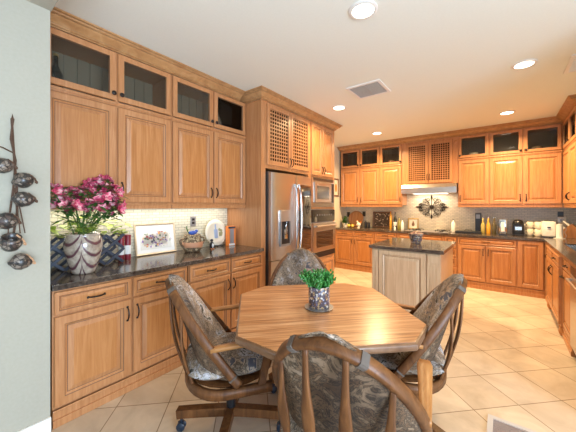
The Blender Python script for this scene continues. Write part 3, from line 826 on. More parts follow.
# under cabinet strips
t = thing('under_cabinet_light', 'slim strip light under the upper cabinets by the flowers', 'light', (-2.82, .55, 1.4285))
MB().box(0, .05, 0, 1.85, -.02, 0, .003).build('housing', M['white'], t)
MB().box(.005, .045, .02, 1.83, -.023, -.0195).build('lamp', M['strip'], t)
area('under_cabinet_lamp', (-2.79, 1.47, 1.40), (0, 0, 0), .05, 1.8, 6, (1, .93, .80))

# ------------------------------------------------------------------ table
TX, TY = -.955, 1.597
t = thing('dining_table', 'octagonal oak dining table with a succulent pot in the middle', 'table', (TX, TY, 0), R(45))
def octa(h, c): return [(-h+c, -h), (h-c, -h), (h, -h+c), (h, h-c), (h-c, h), (-h+c, h), (-h, h-c), (-h, -h+c)]
HB = .535; CC = .185
MB().prism(octa(HB-.012, CC-.006), .7485, .7515).build('tabletop', M['table'], t)
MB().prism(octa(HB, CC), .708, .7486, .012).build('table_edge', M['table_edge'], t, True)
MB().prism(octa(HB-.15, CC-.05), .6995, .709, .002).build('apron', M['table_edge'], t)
mb = MB(); mb.lathe([(.11, .66), (.11, .62), (.07, .58), (.06, .50), (.085, .40), (.09, .30), (.06, .22), (.07, .16), (.10, .13), (.10, .07)], 24); mb.prism([(-.12, -.12), (.12, -.12), (.12, .12), (-.12, .12)], .645, .70); mb.build('pedestal', M['chair'], t, True)
for k in range(4):
    a = PI/4 - R(12) + k*PI/2; d = Vector((math.cos(a), math.sin(a), 0))
    pts = [d*(.06+.18*i/8) + Vector((0, 0, .13-.09*(i/8)**1.3)) for i in range(9)]
    mb = MB(); mb.sweep(pts, [(.03, -.028), (.03, .028), (-.03, .028), (-.03, -.028)]); 
    mb.ball(d*.225+Vector((0, 0, .015)), .015); mb.build('foot', M['chair'], t)

# ------------------------------------------------------------------ swivel chairs (local +y is forward)
ZT, YT = .979, -.358; ZB, YB_ = .47, .015
HW = .294; Q0 = .291; QE = 1.273
def bow_pt(a):
    """a 0..1 from the left tip over the top to the right tip"""
    L1 = .25
    if a < L1: u = a/L1; x = -HW-.015*(1-u); q = u*Q0
    elif a > 1-L1: u = (1-a)/L1; x = HW+.015*(1-u); q = u*Q0
    else:
        th = PI*(1-(a-L1)/(1-2*L1)); x = HW*math.cos(th); q = Q0+(1-Q0)*max(0.0, math.sin(th))**QE
    return Vector((x, YB_+(YT-YB_)*q, ZB+(ZT-ZB)*q))
def bow_q(x): return Q0+(1-Q0)*max(0.0, 1-(x/HW)**2)**(QE/2)
def bow_w(q, top=1.0):
    k = max(0.0, min(1.0, (q-Q0)/(top-Q0))); return HW*max(0.0, 1-k**(2/QE))**.5
def make_chair():
    root = thing('swivel_chair', '', 'chair')
    mb = MB(); N_ = 56; pts = [bow_pt(i/N_) for i in range(N_+1)]
    nrm = Vector((0, ZT-ZB, -(YT-YB_))).normalized()
    hw_, ht = .023, .015
    sec = [(hw_, -ht*.6), (hw_*.8, ht), (-hw_*.8, ht), (-hw_, ht*.6), (-hw_, -ht*.6), (-hw_*.8, -ht), (hw_*.8, -ht), (hw_, -ht*.6*1.01)]
    sec = [(hw_, -ht*.5), (hw_, ht*.5), (hw_*.8, ht), (-hw_*.8, ht), (-hw_, ht*.5), (-hw_, -ht*.5), (-hw_*.8, -ht), (hw_*.8, -ht)]
    mb.sweep(pts, sec, tuple(nrm)); mb.build('back_hoop', M['chair'], root, 'all')
    # seat ring
    mb = MB(); pts = []
    for i in range(33):
        u = i/32
        if u < .25: p = (-.285, .20-.26*(u/.25))
        elif u > .75: p = (.285, .20-.26*((1-u)/.25))
        else:
            th = PI+PI*(u-.25)/.5; p = (.285*math.cos(th), -.06+.20*math.sin(th))
        pts.append((p[0], p[1], .42 + .02*max(0, p[1])))
    mb.sweep(pts, [(.024, -.014), (.024, .014), (-.024, .014), (-.024, -.014)]); mb.build('seat_ring', M['chair'], root, 'all')
    # spindles
    for xb in (-.175, -.060, .060, .175):
        xt = xb*1.15; q = bow_q(xt)
        top = Vector((xt, YB_+(YT-YB_)*q, ZB+(ZT-ZB)*q-.004))
        yb = -.06-.20*math.sqrt(max(0, 1-(xb/.285)**2))
        bot = Vector((xb, yb+.003, .425))
        mb = MB(); n = 14; pts = [bot.lerp(top, i/n) + Vector((0, -.030*math.sin(PI*i/n), 0)) for i in range(n+1)]
        def sec_(i, n=n):
            u = i/n; wd = .010+.013*math.exp(-((u-.50)/.19)**2); th = .007
            return [(wd, -th*.5), (wd, th*.5), (wd*.6, th), (-wd*.6, th), (-wd, th*.5), (-wd, -th*.5), (-wd*.6, -th), (wd*.6, -th)]
        mb.sweep(pts, sec_, (1, 0, 0)); mb.build('spindle', M['chair'], root, 'all')
    # arms and posts
    for s in (-1, 1):
        mb = MB(); n = 12; pts = []
        for i in range(n+1):
            u = i/n; pts.append(Vector((s*(.290-.008*u), -.13+.385*u, .668+.020*u)))
        def seca(i, n=n):
            u = i/n; wd = .019+.015*u
            if i == n: wd *= .75
            return [(.010, -wd*.85), (.010, wd*.85), (.004, wd), (-.010, wd*.9), (-.010, -wd*.9), (.004, -wd)]
        mb.sweep(pts, seca); mb.build('armrest', M['arm'], root, 'all')
        mb = MB(); mb.sweep([(s*.282, .185, .674), (s*.284, .165, .55), (s*.286, .14, .44)], [(.019, -.012), (.019, .012), (-.019, .012), (-.019, -.012)], (0, 1, 0)); mb.build('arm_post', M['chair'], root)
        # hoop foot tip is at seat level
    # seat base + pedestal
    mb = MB(); mb.lathe([(.24, .425), (.26, .435), (.26, .445), (.24, .45)], 24); mb.build('seat_board', M['chair'], root)
    mb = MB(); mb.lathe([(.045, .42), (.045, .38), (.028, .36), (.028, .12)], 16); mb.box(-.11, .11, -.09, .11, .375, .425, .006); mb.build('swivel_column', M['black'], root)
    for k in range(4):
        a = PI/4+k*PI/2; d = Vector((math.cos(a), math.sin(a), 0))
        pts = [d*(-.012+.35*i/10) + Vector((0, 0, .132-.022*(i/10)**1.5)) for i in range(11)]
        mb = MB(); mb.sweep(pts, lambda i: [(.026, -.025), (.026, .025), (-.026, .025), (-.026, -.025)]); lg = mb.build('base_leg', M['chair'], root)
        mb = MB(); c = d*.315
        for q in (-1, 1):
            mb.lathe([(0, -.009), (.020, -.009), (.027, -.004), (.027, .004), (.020, .009), (0, .009)], 14, Vector((c.x, c.y, .027)) + Vector((-d.y, d.x, 0))*q*.014, False, RM(0, R(90), a+PI/2))
        mb.lathe([(.008, .04), (.008, .078)], 8, (c.x, c.y, 0)); mb.box(c.x-.016, c.x+.016, c.y-.016, c.y+.016, .040, .056, .004)
        mb.build('caster', M['caster'], lg, True)
    # seat cushion
    mb = MB(); nu, nv = 16, 16
    def sp(u, v, top):
        x, y = u, v; r = max(abs(u), abs(v))
        # superellipse footprint
        k = (abs(u)**4+abs(v)**4)**.25 if (u or v) else 1
        f = r/k if k else 1
        X = .262*x*f if k else 0; Y = -.02+.245*y*f
        h = (1-min(1, r)**3.5)
        z = .452+.050+ (.048*h + .006*math.sin(u*9)*math.sin(v*7)*h if top else -.047*h**.5)
        return (X, Y, z)
    for top in (True, False):
        g = [[mb.bm.verts.new(sp(-1+2*i/nu, -1+2*j/nv, top)) for j in range(nv+1)] for i in range(nu+1)]
        for i in range(nu):
            for j in range(nv): mb.face([g[i][j], g[i+1][j], g[i+1][j+1], g[i][j+1]])
    bmesh.ops.remove_doubles(mb.bm, verts=mb.bm.verts[:], dist=.0005)
    mb.build('seat_cushion', M['fabric'], root, 'all')
    # back cushion
    mb = MB(); nu, nv = 24, 22; grids = []
    def mid(u, v):
        q = -.03 + 1.09*v            # along the slope
        z = ZB+(ZT-ZB)*q
        wd = bow_w(q, 1.065)-.012 if q > Q0 else (HW-.012)*(.90+.10*(v/.32))
        wd = max(wd, .002)
        x = u*wd
        yc = -.20 + (YT+.20)*max(0, q)**1.0
        yh = YB_+(YT-YB_)*max(0, min(1.1, q))
        yy = yc + .050*max(0, min(1, 1-q))**.5
        y = yy + (yh - yy)*abs(u)**2.4*.9
        return Vector((x, y+.015, z))
    def pt(u, v, side):
        p = mid(u, v)
        h = max(0.0, 1-abs(u)**6)**.5 * max(0.0, 1-abs(2*v-1)**8)**.5 if abs(u) < 1 and 0 < v < 1 else 0
        tuft = .85+.15*math.cos(u*7)*math.cos(v*9)
        n = Vector((-u*.75, .85, .35)).normalized()
        return p + n*(.052*h*tuft if side else -(.030+.028*(1-v))*h*(1-v**3*.6))
    for side in (1, 0):
        g = [[mb.bm.verts.new(pt(-1+2*i/nu, j/nv, side)) for j in range(nv+1)] for i in range(nu+1)]
        mb.mi = 0 if side else 1
        for i in range(nu):
            for j in range(nv): mb.face([g[i][j], g[i+1][j], g[i+1][j+1], g[i][j+1]])
    bmesh.ops.remove_doubles(mb.bm, verts=mb.bm.verts[:], dist=.0005)
    bc = mb.build('back_cushion', [M['fabric'], M['fabric_back']], root, 'all')
    for s in (.435, .565, .07, .93):
        mb = MB(); i0 = s; pts = [bow_pt(s-.006), bow_pt(s), bow_pt(s+.006)]
        sc2 = [(a*1.10, b2*1.25) for a, b2 in sec]
        mb.sweep(pts, sc2, tuple(nrm)); mb.build('cushion_strap', M['strap'], bc)
    return root
CH = [((-1.363, 1.184), (.59, .807), 'patterned swivel chair on the left by the base cabinets', 28),
      ((-.520, 1.128), (-.188, .982), 'patterned swivel chair in the foreground seen from behind', 0),
      ((-.540, 1.875), (-.965, -.263), 'patterned swivel chair on the right of the table beside the island', 10),
      ((-1.338, 1.932), (.589, -.808), 'patterned swivel chair behind the table facing the camera', 0)]
proto = None
for (x, y), f, lb, swv in CH:
    c = make_chair() if proto is None else copy_tree(proto)
    proto = proto or c
    c.location = (x, y, 0); c.rotation_euler = (0, 0, math.atan2(f[1], f[0]) - PI/2)
    tag(c, lb, 'chair', 'swivel chairs around the table')
    for ch in c.children:
        if ch.name.startswith('base_leg'): ch.rotation_euler = (0, 0, R(swv))

# ------------------------------------------------------------------ succulent pot on the table
t = thing('succulent_plant', 'green succulent in a mosaic pot on the dining table', 'plant', (-.953, 1.575, .7515))
mb = MB(); mb.lathe([(.0, 0), (.07, 0), (.092, .006), (.094, .009), (.07, .010), (0, .008)], 28, cap=False); mb.build('saucer', M['gray'], t, True)
mb = MB(); mb.lathe([(0, .009), (.062, .009), (.068, .02), (.069, .13), (.066, .145), (.060, .145), (.060, .12), (0, .12)], 28, cap=False); mb.build('pot', M['mosaic'], t, True)
mb = MB()
for i in range(34):
    a = random.uniform(0, 2*PI); tl = random.uniform(.0, 1.0)**.6; ln = random.uniform(.10, .135)
    d = Vector((math.cos(a)*tl*.95, math.sin(a)*tl*.95, 1)).normalized()
    st = Vector((math.cos(a)*tl*.035, math.sin(a)*tl*.035, .118))
    mb.tube([st, st+d*ln*.5, st+d*ln*.95], .005, 6, (1, 0, 0))
    for j in range(11):
        u = .3+.7*j/10; c = st+d*ln*u; b3 = a+j*2.4
        o2 = Vector((math.cos(b3), math.sin(b3), .35))
        mb.ball(c+o2*.011, .0085, .8, .8, 1.35, 6, RM(R(30)*math.sin(b3), R(30)*math.cos(b3)))
mb.build('succulent_leaves', M['succ'], t, True)

# pot on the island
t = thing('mosaic_pot', 'mosaic pot of dried petals on the island top', 'pot', (-.925, 4.02, .9155))
mb = MB(); mb.lathe([(0, 0), (.055, 0), (.070, .03), (.082, .10), (.095, .125), (.088, .125), (.075, .10), (0, .09)], 24, cap=False); mb.build('pot', M['mosaic'], t, True)
mb = MB()
for i in range(46):
    a = random.uniform(0, 2*PI); r = .085*math.sqrt(random.random()); mb.ball((r*math.cos(a), r*math.sin(a), .115+.035*(1-r/.09)+random.uniform(0, .012)), .016, 1, 1, .7, 6)
mb.build('dried_petals', M['potpourri'], t, True)

# ------------------------------------------------------------------ vase, flowers, ivy
VX, VY, VZ = -2.50, .735, .9155
t = thing('vase', 'cream ceramic vase with purple feathered swags', 'vase', (VX, VY, VZ))
mb = MB(); mb.lathe([(0, 0), (.066, 0), (.074, .010), (.092, .06), (.112, .14), (.122, .20), (.120, .24), (.108, .272), (.103, .284), (.112, .294), (.108, .298), (.096, .284), (.092, .27), (0, .26)], 40, cap=False)
mb.build('vase_body', M['vase'], t, 'all')
t = thing('flower_bouquet', 'bouquet of pink alstroemeria standing in the ceramic vase', 'flowers', (VX, VY, VZ))
proto_b = None
def blossom_mesh():
    mb = MB()
    for k in range(6):
        a = k*PI/3; ca, sa = math.cos(a), math.sin(a)
        L_ = .042 if k % 2 else .036; wv = .018
        def P(r, s, z): return mb.bm.verts.new((ca*r - sa*s, sa*r + ca*s, z))
        c0 = P(.003, 0, 0); l1 = P(L_*.5, -wv, .014); r1 = P(L_*.5, wv, .014); m1 = P(L_*.55, 0, .010); tp = P(L_, 0, .026)
        mb.face([c0, l1, m1]); mb.face([c0, m1, r1]); mb.face([l1, tp, m1]); mb.face([m1, tp, r1])
    mb.ball((0, 0, .012), .005, 1, 1, 1.6, 6)
    return mb
heads = []
cl = [(-2.46, .60, 1.42), (-2.48, .56, 1.50), (-2.45, .68, 1.36), (-2.40, .76, 1.40), (-2.47, .74, 1.50), (-2.40, .84, 1.47), (-2.47, .86, 1.58), (-2.42, .90, 1.52), (-2.45, .93, 1.42), (-2.40, .90, 1.38), (-2.50, .95, 1.50), (-2.44, .66, 1.48), (-2.55, .80, 1.56), (-2.40, .62, 1.40), (-2.42, .82, 1.36)]
for cx_, cy_, cz_ in cl:
    for j in range(6):
        th = random.uniform(0, 2*PI); ph = random.uniform(.0, 1.5)
        d = Vector((math.sin(ph)*math.cos(th), math.sin(ph)*math.sin(th), math.cos(ph)*.8))
        hp = Vector((cx_, cy_, cz_)) + d*.050; hp.x = max(hp.x, -2.495); heads.append((hp, d))
leafm = MB(); gl = MB()
def leaf(mb, c, d, L_, wv, droop=.3):
    d = Vector(d).normalized(); s = d.cross(Vector((0, 0, 1))); s = s.normalized() if s.length > 1e-3 else Vector((1, 0, 0))
    c = Vector(c); n = 5; l, r, m = [], [], []
    for i in range(n+1):
        u = i/n; p = c+d*L_*u - Vector((0, 0, droop*L_*u*u)); ww = wv*max(0.0, math.sin(PI*(.06+.94*u)**.8))
        l.append(mb.bm.verts.new(p - s*ww)); r.append(mb.bm.verts.new(p+s*ww)); m.append(mb.bm.verts.new(p-Vector((0, 0, .15*ww))))
    for i in range(n):
        mb.face([l[i], m[i], m[i+1], l[i+1]]); mb.face([m[i], r[i], r[i+1], m[i+1]])
for c, d in heads:
    lc = c-Vector((VX, VY, VZ))
    if proto_b is None:
        o = blossom_mesh().build('blossom', M['petal'], t, 'all'); proto_b = o
    else:
        o = proto_b.copy(); C.objects.link(o); o.parent = t
    o.location = lc; o.rotation_mode = 'QUATERNION'; o.rotation_quaternion = Vector(d).to_track_quat('Z', 'Y')
    k = random.uniform(.9, 1.25); o.scale = (k, k, k)
for cx_, cy_, cz_ in cl:
    top = Vector((cx_-VX, cy_-VY, cz_-VZ)); b0 = Vector((random.uniform(-.05, .05), random.uniform(-.05, .05), .265)) 
    mb = MB(); mb.tube([b0, b0.lerp(top, .5)+Vector((0, 0, .04)), top], .0045, 6, (1, 0, 0)); mb.build('stem', M['stem'], t, True)
    for j in range(22):
        a = random.uniform(0, 2*PI); leaf(leafm, top+Vector((random.uniform(-.02, .06), random.uniform(-.05, .05), random.uniform(-.08, .05))), (math.cos(a), math.sin(a), random.uniform(-.2, .7)), random.uniform(.06, .10), .014)
    for j in range(7):
        a = random.uniform(0, 2*PI); leaf(gl, b0.lerp(top, random.uniform(.15, .5)), (math.cos(a), math.sin(a), random.uniform(.1, .8)), random.uniform(.08, .12), .014)
for v_ in list(leafm.bm.verts)+list(gl.bm.verts): v_.co.x = max(v_.co.x, -.043 + .01*math.sin(v_.co.y*90))
leafm.build('dark_leaves', M['green'], t, 'all'); gl.build('stem_leaves', M['lime'], t, 'all')
t = thing('ivy_garland', 'bright green leafy garland on the rack behind the vase', 'plant', (-2.78, .80, 1.18))
mb = MB()
for i in range(110):
    y = random.uniform(-.27, .34); a = random.uniform(0, 2*PI)
    leaf(mb, (random.uniform(-.05, .08), y, random.uniform(-.02, .16)*(1-abs(y)*1.4)), (math.cos(a), math.sin(a), random.uniform(-.4, .6)), random.uniform(.05, .085), .024)
mb.build('leaves', M['lime'], t, 'all')
mb = MB(); mb.tube([(0, -.28+.06*i, .01+.02*math.sin(i*1.3)) for i in range(11)], .004, 6, (1, 0, 0)); mb.build('vine', M['stem'], t, True)

# wine rack
t = thing('wine_rack', 'dark slate wooden lattice wine rack behind the vase', 'rack', (-2.66, .52, .9155))
for face_x in (.0, -.17):
    mb = MB(); L_ = .56; H_ = .26; n = 4; s = L_/n
    for i in range(-1, n+1):
        for sg in (1, -1):
            # diagonal strips crossing within the rectangle
            y0, y1 = i*s, i*s+s*2; z0, z1 = (0, H_) if sg > 0 else (H_, 0)
            def clip(y): return max(0, min(L_, y))
            ya, yb = clip(y0), clip(y1)
            if yb-ya < .05: continue
            za = z0+(z1-z0)*(ya-y0)/(y1-y0); zb = z0+(z1-z0)*(yb-y0)/(y1-y0)
            dx = .006*sg
            mb.sweep([(face_x+dx, ya, za*.94+.009), (face_x+dx, yb, zb*.94+.009)], [(.005, -.011), (.005, .011), (-.005, .011), (-.005, -.011)], (1, 0, 0))
    mb.build('lattice_side', M['slat'], t)
mb = MB()
for i in range(n+1):
    for zz in (.014, .25): mb.tube([(-.175, max(.008, min(L_-.008, i*s)), zz), (.005, max(.008, min(L_-.008, i*s)), zz)], .006, 8)
mb.build('dowel', M['slat'], t, True)
MBq = MB()
# tins
proto = None
for i, (y, lb) in enumerate(((1.115, 'left of the pair beside the wine rack'), (1.173, 'right of the pair beside the framed print'))):
    if proto is None:
        t = thing('spice_tin', '', 'tin', (-2.80, y, .9155)); proto = t
        mb = MB(); mb.lathe([(0, 0), (.025, 0), (.026, .004), (.026, .205), (.024, .21), (0, .21)], 20, cap=False); mb.build('tin_body', M['red'], t, True)
        mb = MB(); mb.lathe([(.0263, .05), (.0266, .052), (.0266, .13), (.0263, .132)], 20, cap=False); mb.build('label_band', M['paper'], t, True)
        mb = MB(); mb.lathe([(.0, .211), (.027, .21), (.027, .226), (.025, .229), (0, .229)], 20, cap=False); mb.build('lid', M['red'], t, True)
    else: t = copy_tree(proto); t.location.y = y
    tag(t, 'dark red tin with white label band, ' + lb, 'tin', 'dark red tins beside the rack')
# framed print
t = picture('framed_print', 'pale gold framed colourful print leaning on the left backsplash', (-2.862, 1.485, .917), ROTL, .43, .315, .018, M['brass'], plain('print_paper', (.70, .68, .62), .6), R(-9), .035, depth=.018)
mb = MB()
for i in range(17):
    u = i/16; x = -.125+.25*u; z = .145+.018*math.sin(i*2.1)+.012*u
    mb.obox((x, -.0118, z), (.020+.006*random.random(), .0010, .046+.022*random.random()), RM(0, random.uniform(-.6, .6)), 0)
mb.build('painted_figures', M['art'], t)
# woven pot
t = thing('woven_jug', 'woven brown pot with two looped handles and a blue bird on top', 'pot', (-2.70, 1.80, .9155)); t.scale = (1.35, 1.35, 1.2)
mb = MB(); mb.lathe([(0, 0), (.055, 0), (.070, .02), (.078, .06), (.072, .10), (.060, .125), (.066, .15), (.060, .155), (.050, .13), (0, .125)], 24, cap=False); mb.build('pot_body', M['wicker'], t, 'all')
mb = MB(); mb.lathe([(.0775, .045), (.080, .050), (.080, .085), (.076, .09)], 24, cap=False); mb.build('clay_band', M['terra'], t, 'all')
for s in (-1, 1):
    mb = MB(); mb.tube([(0, s*(.062+.05*math.sin(PI*i/10)), .13-.10*i/10+.02*math.sin(PI*i/10)) for i in range(11)], .009, 8, (1, 0, 0)); mb.build('handle', M['wicker'], t, True)
mb = MB(); mb.ball((0, 0, .172), .026, 1, 1.5, .8); mb.ball((0, .035, .185), .014); mb.build('bird_ornament', M['blue'], t, True)
mb = MB(); mb.tube([(0, -.03, .16), (0, -.05, .20), (0, -.055, .235)], .004, 6, (1, 0, 0))
leaf(mb, (0, -.052, .21), (0, -.6, .6), .04, .012); leaf(mb, (0, -.05, .20), (.3, .6, .6), .04, .012); mb.build('sprig', M['green'], t)
# plate on stand
t = thing('decorative_plate', 'round cream decorative plate standing behind the small figurine', 'plate', (-2.80, 2.205, .928), ROTL); t.rotation_euler = (R(-8), 0, ROTL)
mb = MB(); mb.lathe([(0, .006), (.09, .004), (.105, .010), (.158, .016), (.160, .012), (.105, .0), (0, -.002)], 40, (0, 0, .16), False, RM(R(90))); mb.build('plate_dish', M['cream'], t, 'all')
mb = MB(); mb.box(-.026, .026, -.009, -.004, .09, .20, .003); mb.box(-.010, .010, -.009, -.004, .20, .27, .003); mb.build('painted_bottle', M['paleblue'], t)
mb = MB(); mb.box(.045, .105, -.009, -.004, .11, .16, .003); mb.obox((.07, -.008, .185), (.03, .002, .015), RM(0, .5)); mb.build('painted_fruit', plain('olive_paint', (.30, .30, .16), .5), t)
t2 = thing('plate_stand', 'black wire stand holding the round plate', 'stand', (-2.80, 2.205, .9155), ROTL)
mb = MB()
for s in (-1, 1): mb.tube([(s*.06, -.05, .018), (s*.06, -.045, .004), (s*.06, .06, .004), (s*.03, .05, .11)], .004, 6, (1, 0, 0))
mb.tube([(-.06, .06, .004), (.06, .06, .004)], .004, 6); mb.build('wire_frame', M['black'], t2, True)
# figurine
t = thing('figurine', 'small black and white bird figurine in front of the round plate', 'figurine', (-2.68, 2.04, .9155))
mb = MB(); mb.ball((0, 0, .045), .026, 1, 1, 1.55); mb.build('body', M['black'], t, True)
mb = MB(); mb.ball((.012, 0, .042), .020, 1, .8, 1.5); mb.build('belly', M['ceram'], t, True)
mb = MB(); mb.ball((.0, 0, .10), .018); mb.build('head', M['black'], t, True)
mb = MB(); mb.ball((.014, -.014, .006), .008, 1.4, 1, .7); mb.ball((.014, .014, .006), .008, 1.4, 1, .7); mb.build('feet', M['orange'], t, True)
# orange box
t = thing('recipe_box', 'orange and grey printed box beside the round plate', 'box', (-2.74, 2.375, .9155), R(80))
MB().box(-.055, .055, -.03, .03, 0, .245, .002).build('carton', M['orange'], t)
MB().box(-.028, .028, -.0325, -.030, .03, .21).build('grey_picture', M['gray'], t)
MB().box(-.05, .05, -.0325, -.030, .215, .238).build('dark_title_band', M['slat'], t)
MB().box(-.04, .04, -.0325, -.030, .004, .026).build('white_band', M['paper'], t)

# outlets
def outlet(label, loc, rz, m, hs=.058):
    t = thing('outlet', label, 'outlet', loc, rz)
    MB().box(-.036, .036, -.006, 0, -hs, hs, .002).build('cover_plate', m, t)
    mb = MB()
    for z in (-.02, .02): mb.box(-.016, .016, -.009, -.005, z-.013, z+.013, .003)
    mb.build('socket', M['black'], t)
outlet('grey outlet on the left backsplash above the woven pot', (-2.911, 1.945, 1.235), ROTL, M['gray'])
outlet('black outlet on the back wall over the green corner plant', (-3.02, 6.391, 1.20), 0, M['black'])
outlet('black outlet on the back wall beside the round wooden tray', (-2.62, 6.391, 1.22), 0, M['black'])
outlet('black outlet on the back wall with a white plug-in device', (.755, 6.391, 1.22), 0, M['black'], .10)
t = thing('plug_in_device', 'white plug-in device on the black outlet near the knife block', 'plug', (.765, 6.383, 1.17))
mb = MB(); mb.box(-.055, .055, -.035, 0, -.065, .065, .012); mb.build('housing', M['ceram'], t, True)
mb = MB(); mb.lathe([(0, 0), (.025, 0), (.025, .004), (0, .005)], 16, (.0, -.035, .01), False, RM(R(90))); mb.build('dial', M['gray'], t, True)

# ------------------------------------------------------------------ scroll medallion
t = thing('scroll_medallion', 'wrought iron scroll medallion on the backsplash under the hood', 'wall ornament', (-1.165, 6.378, 1.388))
def spiral(cx, cz, r0, r1, a0, turns, n=26):
    return [(cx+(r0+(r1-r0)*i/n)*math.cos(a0+turns*2*PI*i/n), 0, cz+(r0+(r1-r0)*i/n)*math.sin(a0+turns*2*PI*i/n)) for i in range(n+1)]
mb = MB()
for sx in (-1, 1):
    for sz in (-1, 1):
        for (cx_, cz_, r0, r1, a0, tn) in ((.085, .065, .050, .012, 2.6, -1.3), (.175, .060, .045, .010, 3.6, 1.25), (.055, .150, .042, .010, -1.8, 1.2), (.135, .135, .038, .010, 4.2, 1.2), (.215, .035, .030, .008, 3.4, -1.1)):
            pts = [(x*sx, y, z*sz) for x, y, z in spiral(cx_, cz_, r0, r1, a0, tn)]
            mb.tube(pts, .0055, 6, (0, 1, 0))
        mb.tube([(sx*.02, 0, sz*.02), (sx*.06, 0, sz*.10), (sx*.12, 0, sz*.17), (sx*.10, 0, sz*.19)], .006, 6, (0, 1, 0))
        mb.tube([(sx*.02, 0, sz*.02), (sx*.12, 0, sz*.05), (sx*.22, 0, sz*.075), (sx*.25, 0, sz*.055)], .006, 6, (0, 1, 0))
mb.build('scrollwork', M['iron'], t, True)
mb = MB()
for s in (-1, 1):
    mb.sweep([(s*.03, 0, 0), (s*.17, 0, 0), (s*.21, 0, 0), (s*.26, 0, 0), (s*.315, 0, 0)], lambda i: [((.006, .006, .02, .016, .001)[i]*math.cos(k*PI/4), (.006, .006, .01, .008, .001)[i]*math.sin(k*PI/4)) for k in range(8)])
    mb.sweep([(0, 0, s*.03), (0, 0, s*.15), (0, 0, s*.18), (0, 0, s*.215), (0, 0, s*.25)], lambda i: [((.006, .006, .02, .016, .001)[i]*math.cos(k*PI/4), (.006, .006, .01, .008, .001)[i]*math.sin(k*PI/4)) for k in range(8)], (1, 0, 0))
mb.build('spear_arms', M['iron'], t, True)
mb = MB(); mb.lathe([(0, .015), (.015, .013), (.02, .006), (.035, .004), (.04, -.004), (0, -.004)], 16, M=RM(R(90))); mb.build('rosette', M['iron'], t, True)

# ------------------------------------------------------------------ back counter things
ZC = .9155
def bottle(name, label, cat, x, y, r, h, mat_b, mat_c=None, group=None, neck=.35, n=14, z=ZC):
    t = thing(name, label, cat, (x, y, z), 0, group)
    hb = h*(1-neck); mb = MB()
    mb.lathe([(0, 0), (r*.95, 0), (r, .005), (r, hb*.9), (r*.8, hb), (r*.35, hb+h*neck*.35), (r*.32, h*.95), (0, h*.95)], n, cap=False); mb.build('bottle_body', mat_b, t, 'all')
    mb = MB(); mb.lathe([(0, h*.94), (r*.38, h*.94), (r*.38, h), (0, h)], n, cap=False); mb.build('cap', mat_c or M['black'], t, True)
    return t
t = thing('potted_plant', 'leafy green plant at the far left end of the back counter', 'plant', (-2.97, 6.10, ZC))
mb = MB(); mb.lathe([(0, 0), (.05, 0), (.065, .09), (.06, .09), (0, .08)], 18, cap=False); mb.build('pot', M['cream'], t, True)
mb = MB()
for i in range(60):
    a = random.uniform(0, 2*PI); leaf(mb, (random.uniform(-.03, .03), random.uniform(-.03, .03), .08+random.uniform(0, .14)), (math.cos(a), math.sin(a), random.uniform(.1, 1.2)), random.uniform(.07, .12), .025)
mb.build('leaves', plain('mid_green_leaf', (.10, .24, .05), .45), t, 'all')
t = thing('round_tray', 'round wooden tray leaning on the backsplash in the far left corner', 'tray', (-2.80, 6.30, ZC)); t.rotation_euler = (R(-12), 0, 0)
mb = MB(); mb.lathe([(0, .010), (.15, .010), (.165, .022), (.185, .022), (.19, .012), (.185, 0), (0, 0)], 36, (0, 0, .19), False, RM(R(90))); mb.build('tray_disc', wood('tray_wood', (.30, .12, .04), (.45, .20, .07), (.55, .28, .12)), t, 'all')
for i, (x, c, lb) in enumerate(((-2.83, 'yellow', 'small yellow fruit ornament nearest the round tray'), (-2.74, 'yellow', 'small yellow fruit ornament in front of the tray, right one'))):
    t = thing('fruit_ornament', lb, 'ornament', (x, 6.0, ZC)); mb = MB(); mb.ball((0, 0, .038), .038); mb.build('fruit', M[c], t, True)
    mb = MB(); mb.tube([(0, 0, .074), (.003, 0, .09)], .004, 6, (1, 0, 0)); leaf(mb, (0, 0, .08), (1, .2, .3), .03, .01); mb.build('stem', M['green'], t)
t = thing('rooster_figurine', 'cream and orange figurine right of the yellow fruit ornaments', 'figurine', (-2.60, 6.02, ZC))
mb = MB(); mb.ball((0, 0, .07), .04, 1.3, .9, 1.3); mb.ball((-.03, 0, .135), .022); mb.lathe([(.03, 0), (.035, .01), (.015, .03)], 12); mb.build('body', M['cream'], t, True)
mb = MB(); mb.ball((-.03, 0, .162), .012, 1.4, .5, .8); mb.ball((.05, 0, .11), .022, .6, .4, 1.6); mb.build('comb_and_tail', M['orange'], t, True)
for i, (x, lb) in enumerate(((-2.47, 'left of two small dark jars beside the lettered board'), (-2.40, 'right of two small dark jars beside the lettered board'))):
    bottle('jar', lb, 'jar', x, 6.12, .03, .14 if i else .16, M['black'], M['iron'], 'small dark jars', .15)
picture('lettered_board', 'dark framed lettered board leaning on the back wall', (-2.18, 6.33, ZC+.002), 0, .42, .36, .03, M['glaze'], M['sign'], R(-8), 0, 'sign')
bottle('oil_bottle', 'tall slim orange bottle right of the lettered board', 'bottle', -1.93, 6.18, .026, .38, M['orangeglass'], M['orange'], None, .2)
bottle('wine_bottle', 'dark wine bottle with pale label beside the orange bottle', 'bottle', -1.83, 6.16, .036, .36, M['darkglass'], M['black'])
mbw = MB(); mbw.lathe([(.0364, .07), (.0368, .072), (.0368, .15), (.0364, .152)], 14, cap=False)
wb = [o for o in C.objects if o.name.startswith('wine_bottle')][0]; mbw.build('label_band', M['paper'], wb, True)
t = thing('salt_shaker', 'small white shaker in front of the wine bottle', 'shaker', (-1.78, 5.96, ZC)); mb = MB(); mb.lathe([(0, 0), (.02, 0), (.022, .05), (.016, .065)], 14); mb.build('shaker_body', M['ceram'], t, True)
mb = MB(); mb.lathe([(.017, .064), (.016, .075), (0, .08)], 14); mb.build('shaker_cap', M['chrome'], t, True)
